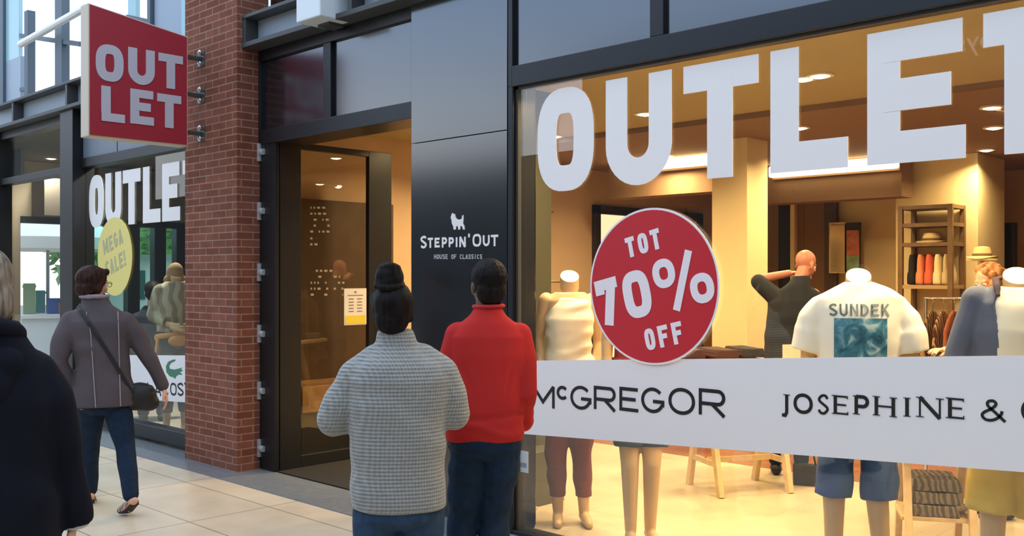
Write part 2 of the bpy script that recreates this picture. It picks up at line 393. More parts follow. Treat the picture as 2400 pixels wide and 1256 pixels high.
def word(mb, txt, x, y, h, t, frame, wf=.6, gap=.12, widths=None, d=.003, **k):
    """A line of capitals; returns the end x."""
    widths = widths or {}
    for ch in txt:
        if ch == ' ': x += h * .35; continue
        w = h * widths.get(ch, {'I': t / h * 1.0, "'": t / h, '!': t / h, 'M': wf * 1.35, 'J': wf * .75, 'T': wf * .95, 'L': wf * .85}.get(ch, wf))
        letter(mb, ch, x, y, w, h, t, frame, d, **k); x += w + gap * h
    return x
def word_width(txt, h, t, wf=.6, gap=.12, widths=None):
    mb = MB(); z = Vector((0, 0, 0)); return word(mb, txt, 0, 0, h, t, (z, Vector((1, 0, 0)), Vector((0, 0, 1)), Vector((0, -1, 0))), wf, gap, widths) - gap * h
# ================================================================== the setting
FU, FV, FN = Vector((1, 0, 0)), Vector((0, 0, 1)), Vector((0, -1, 0))
def fx(px, y=0.0): return plane(px, HZ, y).x
def fz(px, py, y=0.0): return plane(px, py, y).z
M_dark = mat('dark_panel', '0f1319', .16, spec=1.0, noise_s=3, noise_a=.25)
M_dark.node_tree.nodes['Principled BSDF'].inputs['IOR'].default_value = 1.72
M_frame = mat('black_frame', '17191c', .38, spec=.45)
M_steel = mat('painted_steel', '3f4142', .5)
M_steelp = mat('pale_steel', '9aa6b0', .5)
M_chrome = mat('chrome', 'd8d8d8', .2, metal=1)
M_white = mat('white_vinyl', 'eeeae8', .5, spec=.3)
M_black = mat('black_print', '121214', .5)
M_glass = glass('shop_glass', (.97, .98, .97), .075)
M_glassd = glass('door_glass', (.93, .92, .90), .05)
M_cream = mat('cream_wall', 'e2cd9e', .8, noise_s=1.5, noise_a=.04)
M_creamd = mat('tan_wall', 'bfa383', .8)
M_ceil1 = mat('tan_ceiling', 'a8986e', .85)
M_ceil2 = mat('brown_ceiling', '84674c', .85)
M_brownd = mat('dark_brown_panel', '4a3826', .5, noise_s=4, noise_a=.2)
M_wood = mat('pale_wood', 'd6bb90', .6, noise_s=14, noise_a=.12)
M_dwood = mat('red_brown_wood', '6e5232', .5, noise_s=10, noise_a=.2)
# ---- ground
struct('floor', MB().box((-60, -24, -.2), (12, -.16, 0)), tile_mat('floor_tile', 'c4b6a0', 'ccbda6', '908473', 1.2, .6, .26, .006, rot=0))
struct('trim_1', MB().box((-13.6, -.16, -.2), (3, .02, .004)).box((-13.6, -.44, 0), (3, -.15, .006)), mat('grey_stone_strip', '6e7378', .3, noise_s=20, noise_a=.15))
struct('floor.001', MB().box((-7.7, .02, -.2), (2.2, 3.0, 0)).box((-15.8, .02, -.2), (-7.9, 4.2, 0)), tile_mat('shop_tile', 'bfb096', 'bbab92', 'a39070', 1.0, 1.0, .35, .003))
struct('floor.002', MB().box((-7.7, 3.0, -.2), (2.2, 9.2, 0)), tile_mat('shop_wood_floor', '8c5a3e', '7c4c34', '563626', 1.6, .14, .35, .003, .5))
# ---- brick pillar
PX0, PX1 = -8.12, -7.24
struct('brick_pillar', MB().box((PX0, -.2, 0), (PX1, .1, 5.2)), brick_mat())
# ---- head panels over the doorway: two panels between black rails
DX0, DX1 = PX1, fx(968)
PW = fx(1194)
wf = thing('wall_front', None, None, ((DX0 + PW) / 2, 0, 0), kind='structure')
xm0, xm1 = fx(757), fx(775)
rail = MB().box((DX0, .0, 2.74), (DX1, .3, 2.86)).box((DX0, .0, 3.44), (DX1, .3, 3.54)).box((xm0, .0, 2.86), (xm1, .3, 3.44)).box((DX0, .0, 2.86), (DX0 + .03, .3, 3.44))
obj('rail', rail, M_frame, wf, bevel=.004)
obj('head_panel', MB().box((DX0 + .03, .03, 2.86), (xm0, .28, 3.44)), M_dark, wf)
obj('head_panel', MB().box((xm1, .03, 2.86), (DX1, .28, 3.44)), M_dark, wf)
# tall name panel beside the door, three sheets with fine joints
zj = [0, 1.0, fz(1080, 322), 4.6]
for a, b in zip(zj[:-1], zj[1:]):
    obj('name_panel', MB().box((DX1 + .003, -.02, a + .002), (PW, .25, b - .002)), M_dark, wf, bevel=.003)
obj('panel_edge', MB().box((PW, -.012, 0), (PW + .035, .2, 4.6)), M_frame, wf)
# ---- shop window: frame, panels above, panes
WX0, WX1 = fx(1206), 1.4
ZT = 2.82
w1 = thing('window_1', None, None, (-1.5, 0, 0), kind='structure')
fr = MB().box((WX0 - .03, -.03, 0), (WX0 + .012, .1, ZT)).box((WX0, -.03, ZT), (WX1, .12, ZT + .13)).box((WX0, -.03, 0), (WX1, .1, .03)).box((WX1 - .05, -.03, 0), (WX1, .1, ZT))
xa, xb = fx(1530), fx(1562)
fr.box((xa, -.03, ZT + .13), (xb, .1, 4.6)).box((WX0 - .03, -.03, ZT), (WX0 + .01, .1, 4.6))
obj('frame', fr, M_frame, w1, bevel=.004)
obj('gasket', MB().box((WX0 + .012, .0, .03), (WX0 + .03, .03, ZT)).box((WX0 + .012, .0, ZT - .015), (WX1, .03, ZT)), M_steel, w1)
obj('pane', MB().box((WX0, .01, .03), (WX1 - .02, .018, ZT)), M_glass, w1)
obj('spandrel_panel', MB().box((WX0 + .01, .0, ZT + .13), (xa, .09, 4.6)), M_dark, w1)
obj('spandrel_panel', MB().box((xb, .0, ZT + .13), (WX1, .09, 4.6)), M_dark, w1)
struct('wall_right', MB().box((WX1, -.05, 0), (WX1 + 7.5, .3, 5.6)), M_dark)
# ---- steel canopy beam above the door with a pale web
def beam(x0, x1, y0, zb, zt, name, stiff):
    t = thing(name, None, None, ((x0 + x1) / 2, y0, zb), kind='structure')
    obj('flange', MB().box((x0, y0 - .16, zb), (x1, y0 + .1, zb + .04)), M_steel, t, bevel=.004)
    obj('flange', MB().box((x0, y0 - .16, zt - .03), (x1, y0 + .1, zt)), M_steel, t, bevel=.004)
    obj('beam_web', MB().box((x0, y0 - .03, zb + .04), (x1, y0 + .0, zt - .03)), M_steelp, t)
    for s in stiff: obj('stiffener', MB().box((s, y0 - .15, zb + .04), (s + .05, y0 - .03, zt - .03)), M_steel, t)
    return t
beam(PX1, 1.4, .0, 3.53, 3.80, 'trim_2', [PX1, PX1 + 1.45, PX1 + 2.9])
struct('wall_back', MB().box((PX1, .12, 3.54), (WX1, .3, 5.6)), M_dark)
# ---- white lamp box on the beam
lp = thing('wall_lamp', 'white box lamp fixed to the steel beam above the open door', 'lamp', plane(747, 40, -.18))
q0, q1 = plane(720, 60, -.2), plane(776, -60, -.2)
obj('housing', MB().box((q0.x, -.30, q0.z), (q1.x, -.03, q1.z)), mat('lamp_white', 'd9e2e6', .4), lp, bevel=.01)
obj('bracket', MB().box((q0.x + .08, -.16, q0.z - .02), (q1.x - .08, -.02, q0.z + .0)), M_steel, lp)
# ---- far shop: two bays left of the pillar
FX0 = fx(4)
b1, b2 = fx(166), fx(196)
w2 = thing('window_2', None, None, (-9.4, 0, 0), kind='structure')
fr = MB().box((b2, -.04, .04), (PX0, .1, .17)).box((b2, -.03, ZT), (PX0, .1, ZT + .1)).box((b2, -.03, 3.38), (PX0, .1, 3.48)).box((PX0 - .05, -.02, 0), (PX0, .1, 3.4))
obj('frame', fr, M_frame, w2, bevel=.004)
obj('pane', MB().box((b2, .02, .17), (PX0, .028, ZT)), glass('far_glass', (.95, .98, .97), .035), w2)
xq = [b2, fx(277), fx(376), PX0]
for a, b in zip(xq[:-1], xq[1:]): obj('head_panel', MB().box((a + .012, -.01, ZT + .1), (b - .012, .09, 3.38)), mat('grey_panel', '6b7683', .35, noise_s=2, noise_a=.1), w2)
obj('joint', MB().box((b2, .03, ZT + .1), (PX0, .1, 3.38)), M_frame, w2)
w3 = thing('window_3', None, None, (-12, 0, 0), kind='structure')
fr = MB().box((b1, -.12, 0), (b2, .12, 3.5)).box((FX0 - .3, -.1, 0), (FX0 + .02, .12, 3.5)).box((FX0, -.03, ZT - .03), (b1, .1, ZT + .05)).box((FX0, -.03, 0), (b1, .1, .12)).box((FX0, -.03, 3.36), (b1, .1, 3.46))
obj('frame', fr, M_frame, w3, bevel=.004)
obj('pane', MB().box((FX0, .02, .1), (b1, .028, 3.37)), MATS['far_glass'], w3)
beam(-13.4, PX0, .0, 3.46, 3.76, 'trim_3', [-12.5, -10.9, -9.2])
# far shop interior: back wall, end wall with a wide glazed opening to daylight
struct('wall_back.001', MB().box((-15.6, 4.1, 0), (-7.7, 4.25, 3.36)), mat('far_back_wall', '6b6357', .8))
EX = -15.5
ya, yb = planex(48, HZ, EX).y, 3.9
zo = planex(110, 512, EX).z
struct('wall_left.001', MB().box((EX - .12, .03, 0), (EX, ya, 3.4)).box((EX - .12, ya, zo), (EX, 4.1, 3.4)), mat('far_tan_wall', 'b3a288', .8))
struct('wall_front.001', MB().box((EX - .1, -.1, 0), (FX0 - .3, .05, 3.5)), mat('far_grey_wall', '5d656e', .6))
struct('ceiling.001', MB().box((EX, .03, 3.38), (-7.7, 4.1, 3.5)), mat('far_ceiling', '6f6656', .85))
struct('trim_8', MB().box((EX, planex(74, HZ, EX).y, zo + .02), (EX + .5, 4.1, 3.1)), mat('dark_header', '7a7062', .8))
d2 = thing('door_2', None, None, (EX, 2.8, 0), kind='structure')
ys = [planex(p, HZ, EX).y for p in (186, 312, 374, 430)]
fm = MB()
for y_, wd in zip(ys, (.08, .10, .10, .14)): fm.box((EX - .14, y_ - wd, 0), (EX + .03, y_ + wd, zo))
fm.box((EX - .14, ya, zo - .08), (EX + .03, 4.0, zo + .02)).box((EX - .1, ys[1], .0), (EX, 4.0, .25))
obj('frame', fm, M_frame, d2)
obj('pane', MB().box((EX - .06, ys[0], .0), (EX - .052, 3.9, zo - .05)), glass('teal_glass', (.76, .94, .90), .05), d2)
# ---- brand shop interior
SX0, SX1, SYB = -7.65, 2.0, 8.6
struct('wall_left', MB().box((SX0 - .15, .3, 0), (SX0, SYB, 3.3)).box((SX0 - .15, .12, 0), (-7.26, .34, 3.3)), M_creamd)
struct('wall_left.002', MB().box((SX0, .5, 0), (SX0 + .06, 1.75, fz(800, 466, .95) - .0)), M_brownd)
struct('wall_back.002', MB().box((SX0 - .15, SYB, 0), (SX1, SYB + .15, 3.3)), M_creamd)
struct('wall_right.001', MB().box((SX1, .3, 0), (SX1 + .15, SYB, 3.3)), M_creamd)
CZ = 3.0
struct('ceiling', MB().box((SX0, .28, CZ), (SX1, 2.82, CZ + .12)), M_ceil1)
struct('ceiling.002', MB().box((SX0, 2.82, CZ - .05), (SX1, SYB, CZ + .12)), M_ceil2)
def column(pxl, pxr, depth, name, a=None):
    """square column whose visible silhouette spans two photo columns at a depth"""
    w_ = (pxr - pxl) / F * depth
    a = w_ / (abs(AX.x) + RT.x) if a is None else a
    c = spot((pxl + pxr) / 2, depth); h = a / 2
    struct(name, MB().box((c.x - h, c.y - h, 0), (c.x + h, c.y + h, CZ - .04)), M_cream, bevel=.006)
    return c, h
struct('wall_back.004', MB().box((fx(2350, 7.9), 7.9, 0), (fx(2378, 7.9), 8.0, fz(2360, 522, 7.9))), mat('near_black', '15120f', .7))
c1, h1 = column(1668, 1800, 9.5, 'column_1')
c2, h2 = column(2098, 2356, 11.0, 'column_2')
# dropped bulkheads with a hidden strip light above each
M_cove = mat('cove_light', (1.0, .80, .45), emit=7.)
def cove(pa, pb, yrel, za, zb, zs, name, label):
    y = yrel - 4.45; x0, x1 = plane(pa, HZ, y).x, plane(pb, HZ, y).x
    struct(name, MB().box((x0 - .2, y + .15, zs), (x1, y + .45, CZ - .05)), M_ceil2)
    t = thing('cove_lamp', label, 'lamp', ((x0 + x1) / 2, y, za))
    obj('diffuser', MB().box((x0, y, za), (x1, y + .1, zb)), M_cove, t, bevel=.02)
    obj('backplate', MB().box((x0, y + .1, za - .02), (x1, y + .16, zb + .02)), M_ceil2, t)
cove(1440, 1668, 8.95, 2.83, 2.94, 2.55, 'trim_4', 'bright strip lamp under the ceiling left of the nearer shop column')
cove(1800, 2100, 10.4, 2.80, 2.93, 2.5, 'trim_5', 'bright strip lamp under the ceiling right of the nearer shop column')
# vestibule corner post and low upstand right of the door
v0 = at(1243, HZ, 7.3); 
struct('trim_6', MB().box((v0.x - .06, v0.y - .1, 0), (v0.x + .12, v0.y + .1, CZ)), mat('olive_post', '4a4838', .45))
struct('trim_7', MB().box((-4.95, .3, 0), (-4.62, v0.y, .38)), mat('olive_post', '4a4838', .45))
# ---- opposite side of the arcade (behind the camera, seen in the panes) and the open end
struct('wall_opposite', MB().box((-13, -11.6, 0), (10, -11.2, 5.9)), mat('opposite_wall', '3f3730', .8))
struct('wall_opposite.001', MB().box((-45, -11.6, 0), (-13, -11.2, 4.3)), mat('opposite_far_wall', '3a3d3c', .7))
struct('wall_sky_block', MB().box((-70, -11.65, 0), (-33, -11.25, 8)), MATS['opposite_far_wall'])  # unseen tall stretch added to keep bright sky out of the far bay's reflection
struct('ceiling_blocker', MB().box((4.0, -11.6, 6.2), (20, .3, 6.4)), mat('shade_roof', '6a635a', .8))  # unseen roof added to cut skylight coming from the right
struct('wall_blocker', MB().box((12, -24, 0), (12.3, .3, 6.2)), mat('shade_wall', '5a544c', .8))  # unseen end wall, also added to darken the right side
ow = MB(); og = MB()
for i in range(5):
    x = -12.4 + i * 4.4
    og.box((x, -11.21, .2), (x + 3.8, -11.17, 3.0)); ow.box((x - .25, -11.24, 0), (x, -11.12, 3.1)).box((x, -11.24, 2.95), (x + 4.2, -11.12, 3.15)).box((x + 1.9, -11.22, .2), (x + 1.98, -11.14, 3))
w4 = thing('window_4', None, None, (-3, -11.2, 0), kind='structure')
obj('frame', ow, M_frame, w4); obj('pane', og, mat('opposite_window', '2a2a28', .2), w4)
# arcade roof structure over the far end: posts, pipes, glazing bars against the sky
def steel(name, segs, r, m): 
    mb = MB()
    for p, q in segs: mb.bar(p, q, r[0], r[1])
    return struct(name, mb, m)
M_blue = mat('blue_grey_steel', '7f93a3', .45)
YU = .5
U = lambda px, py, y=YU: plane(px, py, y)
w5 = thing('window_5', None, None, (-11, YU, 3.8), kind='structure')
def col_(mb, p0, p1, y0, y1): mb.box((fx(p0, YU), YU - .04, y0), (fx(p1, YU), YU + .06, y1))
fr = MB(); col_(fr, 136, 152, 3.76, 6.6); col_(fr, 64, 72, 3.76, 5.2); col_(fr, 353, 360, 3.76, 6.6); col_(fr, 0, 14, 3.0, 6.6)
obj('frame', fr, mat('upper_frame', '4f5e6a', .5), w5)
fr2 = MB(); fr2.bar(U(50, 84), U(192, 104), .06, .06); fr2.bar(U(50, 210), U(70, 208), .05, .05)
fr2.bar(U(300, 40), U(356, 52), .05, .05)
obj('rail', fr2, mat('upper_frame', '4f5e6a', .5), w5)
obj('white_pipe', MB().tube([U(48, 104, .3), U(200, 18, .3)], .045, 10), mat('white_paint', 'eef0f0', .5), w5)
pnl = MB(); pnl.box((fx(362, YU), YU, 3.76), (fx(425, YU), YU + .05, 6.6)); pnl.box((fx(14, YU), YU, 3.0), (fx(48, YU), YU + .05, 4.65))
obj('side_panel', pnl, mat('pale_blue_panel', '93a3b4', .4), w5)
pnl = MB(); pnl.box((fx(12, YU), YU, 4.65), (fx(44, YU), YU + .05, 6.6)).box((fx(425, YU), YU, 3.76), (fx(440, YU), YU + .05, 6.6))
pnl.box((fx(300, YU), YU, 3.76), (fx(318, YU), YU + .05, 6.6))
obj('teal_pane', pnl, mat('teal_panel', '9cc3cb', .2), w5)
# ================================================================== lettering, signs, stickers
# ---- window letters: each capital is a vinyl of its own
def bound(px, y): return fx(px, y)
M_red = mat('sticker_red', 'bf222d', .45)
M_redd = mat('sign_red', '9c2230', .5)
M_pinkw = mat('sticker_white', 'e8e2e6', .5)
def window_letters(name, label, spec, z0, z1, m, t, group=None):
    xs = [fx((a + b) / 2) for _, a, b in spec]
    r = thing(name, label, 'lettering', (sum(xs) / len(xs), 0, z0), group=group)
    for ch, pa, pb in spec:
        x0, x1 = fx(pa), fx(pb); mb = MB()
        letter(mb, ch, x0, z0, x1 - x0, z1 - z0, t, (Vector((0, .004, 0)), FU, FV, FN), .003, th=(.155 * .8 if ch in 'TLE' else None), **{})
        obj('letter', mb, m, r)
def wl2(name, label, spec, z0, z1, m, t, yf=.0085):
    xs = [fx((a + b) / 2) for _, a, b in spec]
    r = thing(name, label, 'lettering', (sum(xs) / len(xs), 0, z0))
    for ch, pa, pb in spec:
        x0, x1 = fx(pa), fx(pb); h = z1 - z0; mb = MB()
        letter(mb, ch, x0, z0, x1 - x0, h, t, (Vector((0, yf, 0)), FU, FV, FN), .002, th=t / h * .95, e=2.9)
        obj('letter', mb, m, r)
LZ0, LZ1 = 2.145, 2.762
wl2('window_lettering', 'huge white sale capitals across the top of the lit shop window', [('O', 1258, 1390), ('U', 1418, 1573), ('T', 1600, 1776), ('L', 1804, 1986), ('E', 2031, 2262), ('T', 2303, 2500)], LZ0, LZ1, M_white, .155)
wl2('window_lettering', 'white sale capitals across the farther shop window left of the brick pillar', [('O', 205, 239), ('U', 243, 280), ('T', 284, 325), ('L', 331, 372), ('E', 376, 418), ('T', 424, 474)], 2.16, 2.72, M_white, .14, .019)
# ---- round sale stickers
def frame_on(cx, cz, rot, y):
    c, s = math.cos(rot), math.sin(rot)
    return (Vector((cx, y, cz)), Vector((c, 0, s)), Vector((-s, 0, c)), FN)
def disc(cx, cz, r, y, d, n=72): 
    mb = MB(); mb.prism([(cx + r * math.cos(2 * math.pi * i / n), y, cz + r * math.sin(2 * math.pi * i / n)) for i in range(n)], (0, -d, 0)); return mb
p = plane(1528, 671, 0); R = .437
r = thing('round_sticker', 'big red round discount sticker on the shop window under the white capitals', 'sticker', (p.x, 0, p.z - R))
obj('border', disc(p.x, p.z, R, -.0035, .003), M_pinkw, r)
obj('disc', disc(p.x, p.z, R - .012, -.0065, .001), M_red, r)
fr_ = frame_on(p.x, p.z, math.radians(13), -.0075)
def centred(mb, txt, cy, h, t, fr, wf=.6, gap=.14, widths=None, cx=0, **k):
    w_ = word_width(txt, h, t, wf, gap, widths); word(mb, txt, cx - w_ / 2, cy, h, t, fr, wf, gap, widths, d=.002, **k)
mb = MB(); centred(mb, 'TOT', .19, .115, .027, fr_, .58, .2, e=3); obj('lettering', mb, M_pinkw, r)
mb = MB(); centred(mb, 'OFF', -.345, .12, .027, fr_, .56, .22, cx=.02, e=3); obj('lettering', mb, M_pinkw, r)
mb = MB(); word(mb, '70', -.392, -.155, .268, .064, fr_, .62, .12, {'7': .6, '0': .70}, d=.002, e=3)
word(mb, '%', .024, -.165, .30, .046, fr_, .62, .12, {'%': 1.24}, d=.002); obj('lettering', mb, M_pinkw, r)
p = plane(265, 601, 0); R = .41
r = thing('round_sticker', 'round pale yellow sale sticker on the farther window above the walking woman', 'sticker', (p.x, 0, p.z - R))
obj('disc', disc(p.x, p.z, R, .0155, .001), mat('sticker_yellow', 'e6d67e', .5), r)
fr_ = frame_on(p.x, p.z, math.radians(15), .0143)
mb = MB(); centred(mb, 'MEGA', .08, .16, .03, fr_, .55, .18, e=3); centred(mb, 'SALE!', -.16, .16, .03, fr_, .55, .18, e=3)
obj('lettering', mb, mat('sticker_grey', 'b3b08a', .6), r)
# ---- brand bands: a printed strip stuck slightly askew across the glass
def band(label, pts, y, m=M_white):
    P = [plane(a, b, y) for a, b in pts]
    r = thing('window_band', label, 'sticker', ((P[0].x + P[1].x) / 2, y, min(q.z for q in P)))
    obj('strip', MB().prism(P, (0, -.002, 0)), m, r)
    return r, P
bw = mat('band_white', 'e4e2e2', .5, spec=.3)
r, P = band('long white brand strip across the lit shop window at waist height', [(1210, 845.5), (2520, 832), (2520, 1115.5), (1210, 1015.5)], .0045, bw)
def line_frame(pa, pb, y):       # frame along a baseline given by two photo points on the glass
    A, B = plane(*pa, y), plane(*pb, y); U = (B - A).normalized(); V = FN.cross(U) * -1
    if V.z < 0: V = -V
    return (A, U, V, FN), (B - A).length
M0 = MB()
# condensed sans brand name, growing letters follow their own boxes
def boxes(mb, spec, y, t, d=.002, **k):
    for ch, pa, pb, ytop, ybot in spec:
        A = plane(pa, ybot, y); B = plane(pb, ybot, y); T = plane((pa + pb) / 2, ytop, y); Bm = plane((pa + pb) / 2, ybot, y)
        letter(mb, ch, 0, 0, B.x - A.x, T.z - Bm.z, t, (Vector((A.x, y, Bm.z)), FU, FV, FN), d, **k)
yb_ = .0022
mb = MB(); boxes(mb, [('M', 1246, 1300, 904, 954), ('C', 1305, 1332, 904, 937), ('G', 1337, 1386, 904, 960), ('R', 1392, 1443, 906, 961), ('E', 1452, 1496, 908, 964), ('G', 1503, 1557, 908, 968), ('O', 1567, 1629, 909, 972), ('R', 1638, 1700, 912, 974)], yb_, .019, e=2.1)
obj('lettering', mb, M_black, r)
mb = MB(); boxes(mb, [('J', 1831, 1852, 924, 968), ('O', 1860, 1905, 924, 968), ('S', 1916, 1943, 925, 970), ('E', 1954, 1988, 927, 971), ('P', 2003, 2037, 928, 972), ('H', 2050, 2098, 930, 975), ('I', 2116, 2136, 932, 976), ('N', 2154, 2205, 932, 979), ('E', 2222, 2260, 933, 981), ('&', 2300, 2356, 938, 986), ('C', 2393, 2440, 938, 988)], yb_, .0165, th=.09, serif=.19, e=2.1)
obj('lettering', mb, M_black, r)
r, P = band('white brand strip with a green reptile mark on the farther window', [(300, 832), (470, 833), (470, 945), (300, 934)], .019, bw)
mb = MB(); boxes(mb, [('L', 345, 360, 897, 927), ('A', 362, 378, 897, 927), ('C', 381, 397, 897, 927), ('O', 399, 414, 897, 927), ('S', 416, 430, 897, 928), ('T', 432, 445, 897, 928), ('E', 447, 460, 897, 928)], .0168, .02, d=.001)
obj('lettering', mb, M_black, r)
cro = [(390, 872), (389, 858), (394, 848), (404, 843), (411, 842), (411, 846), (402, 850), (397, 857), (398, 864), (408, 866), (418, 864), (428, 861), (424, 866), (430, 868), (422, 872), (428, 878), (418, 878), (413, 882), (411, 888), (406, 884), (398, 882)]
obj('emblem', MB().prism([plane(a, b, .0168) for a, b in cro], (0, -.001, 0)), mat('emblem_green', '3f7a5c', .6), r)
# ---- projecting sign on the pillar: box with a slanted top
SXX = -7.77
A = [planex(207, 6, SXX), planex(441, 85, SXX), planex(443, 340, SXX), planex(212, 322, SXX)]
yL, yR = A[0].y, A[1].y
zTL, zTR, zB = A[0].z, A[1].z, (A[2].z + A[3].z) / 2
ps = thing('projecting_sign', 'red projecting sign box with slanted top on the brick pillar', 'sign', (SXX - .07, (yL + yR) / 2, zB))
bx_ = [(SXX, yL, zB), (SXX, yR, zB), (SXX, yR, zTR), (SXX, yL, zTL)]
obj('sign_box', MB().prism([Vector((SXX - .15, b, c)) for a, b, c in bx_], (.145, 0, 0)), mat('sign_cream', 'c9bda8', .5), ps, bevel=.006)
e_ = .012
obj('sign_face', MB().prism([Vector((SXX - .005, b + (e_ if b == yL else -e_), c + (e_ if c == zB else -e_))) for a, b, c in bx_], (.006, 0, 0)), M_redd, ps)
mb = MB(); fs = (Vector((SXX + .001, yL, zB)), Vector((0, 1, 0)), FV, Vector((1, 0, 0)))
def sign_word(rows):
    for ch, pa, pb, yt_, yb2 in rows:
        a = planex(pa, yb2, SXX); b = planex(pb, yb2, SXX)
        h = planex((pa + pb) / 2, yt_, SXX).z - planex((pa + pb) / 2, yb2, SXX).z
        zc = planex((pa + pb) / 2, yb2, SXX).z
        letter(mb, ch, a.y - yL, zc - zB, b.y - a.y, h, .075, fs, .006, th=.068 / h, e=2.8)
sign_word([('O', 224, 289, 106, 190), ('U', 300, 362, 115, 198), ('T', 371, 428, 128, 208), ('L', 237, 292, 204, 286), ('E', 305, 360, 211, 292), ('T', 368, 424, 222, 300)])
obj('lettering', mb, mat('sign_letters', 'b9b6bf', .5), ps)
for py in (134, 221, 311):
    z = planex(470, py, SXX).z
    b = obj('bracket', MB().box((SXX - .11, yR - .02, z - .012), (SXX - .04, -.19, z + .012)).box((SXX - .13, -.205, z - .07), (SXX - .0, -.19, z + .07)), M_steel, ps)
    for s in (-.048, .048):
        mm = MB().cyl((SXX - .03, -.2, z + s), (SXX - .03, -.235, z + s), .022, 14); mm.ball((SXX - .03, -.235, z + s), (.02, .012, .02))
        q = obj('bolt', mm, M_chrome, b, smooth='auto')
# ---- emblem and shop name on the dark panel
nl = thing('wall_lettering', 'white animal emblem and shop name on the dark panel beside the door', 'sign', (plane(1075, 600, -.02).x, -.02, plane(1075, 610, -.02).z))
yp = -.0205
dog = [(1059, 503), (1061, 499), (1064, 502), (1067, 501), (1068, 508), (1071, 513), (1077, 515), (1083, 513), (1084, 505), (1087, 504), (1087, 514), (1086, 524), (1089, 530), (1090, 538), (1086, 538), (1084, 531), (1080, 529), (1079, 538), (1075, 538), (1074, 530), (1070, 530), (1069, 538), (1064, 538), (1063, 530), (1060, 524), (1059, 515), (1057, 510)]
obj('emblem', MB().prism([plane(a, b, yp) for a, b in dog], (0, -.004, 0)), mat('name_white', 'e6e4e2', .5), nl)
mb = MB()
def bx2(txt, pa, pb, yt_, yb2, t, slope=0.):
    n = len(txt); w_ = (pb - pa) / n
    for i, ch in enumerate(txt):
        if ch == ' ': continue
        boxes(mb, [(ch, pa + w_ * i + w_ * .1, pa + w_ * (i + 1) - w_ * (.1 if ch not in 'I' else .1), yt_ + slope * i, yb2 + slope * i)], yp, t)
boxes(mb, [('S', 986, 1000, 553, 582), ('T', 1003, 1015, 557, 581), ('E', 1019, 1031, 557, 580), ('P', 1036, 1048, 556, 580), ('P', 1052, 1064, 556, 579), ('I', 1068, 1073, 556, 579), ('N', 1077, 1092, 555, 579), ("'", 1096, 1103, 550, 575), ('O', 1108, 1128, 548, 578), ('U', 1132, 1148, 551, 577), ('T', 1151, 1168, 550, 577)], yp, .0155)
obj('lettering', mb, MATS['name_white'], nl)
mb = MB(); bx2('HOUSE OF CLASSICS', 1017, 1131, 596, 607, .006); obj('lettering', mb, mat('name_grey', 'b0b0b2', .5), nl)
# ---- name over a shop on the opposite side, seen reversed in the pane
fc = bpy.data.curves.new('t', 'FONT'); fc.body = 'Intertoys'; fc.size = .42; fc.extrude = .02; fc.align_x = 'CENTER'
to = bpy.data.objects.new('t', fc); COL.objects.link(to); dg_ = bpy.context.evaluated_depsgraph_get(); dg_.update()
tm = bpy.data.meshes.new_from_object(to.evaluated_get(dg_), depsgraph=dg_); bpy.data.objects.remove(to)
tm.transform(Matrix.Translation((-4.7, -11.16, 5.1)) @ Matrix.Rotation(math.pi, 4, 'Z') @ Matrix.Rotation(math.pi / 2, 4, 'X'))
sg = thing('shop_sign', 'pale shop name seen reversed in the window pane at top right', 'sign', (-4.6, -11.18, 4.7))
obj('lettering', tm, mat('sign_pale', 'f0e0d8', .5), sg)
obj('backing', MB().box((-6.4, -11.2, 4.5), (-2.8, -11.18, 5.4)), mat('sign_back', '6e4a40', .6), sg)
# ================================================================== figures
M_skinl = mat('light_skin', 'd9a58c', .55, noise_s=20, noise_a=.05)
M_skind = mat('dark_skin', '5a3a2c', .5, noise_s=20, noise_a=.05)
M_skinr = mat('ruddy_skin', 'bd7c68', .5)
M_eye = mat('eye_white', 'ece8e2', .2); M_iris = mat('eye_iris', '2e2018', .2); M_lip = mat('lips', 'a85f58', .5)
M_lipd = mat('dark_lips', '5c3530', .5)
M_mann = mat('mannequin_skin', 'cfae82', .5)
M_jeans = mat('dark_denim', '1b2b3f', .85, spec=.15, noise_s=30, noise_a=.2, bump=.2, bump_s=300)
M_jeans2 = mat('mid_denim', '30455f', .85, spec=.15, noise_s=25, noise_a=.2, bump=.2, bump_s=300)
M_knit = knit_mat()
M_redtop = mat('red_jersey', 'b42c2a', .85, spec=.15, noise_s=4, noise_a=.05)
M_mauve = mat('mauve_quilt', '524a4e', .75, spec=.25, noise_s=6, noise_a=.1)
M_navy = mat('navy_cloth', '10131f', .85, spec=.2, noise_s=8, noise_a=.15)
M_hairb = hair_mat('black_hair', '070607', '1d1716')
M_hairbr = hair_mat('brown_hair', '1c100c', '43281e')
M_hairg = hair_mat('ash_hair', '5e5146', 'a89c8c')
M_sole = mat('black_sole', '141312', .6)

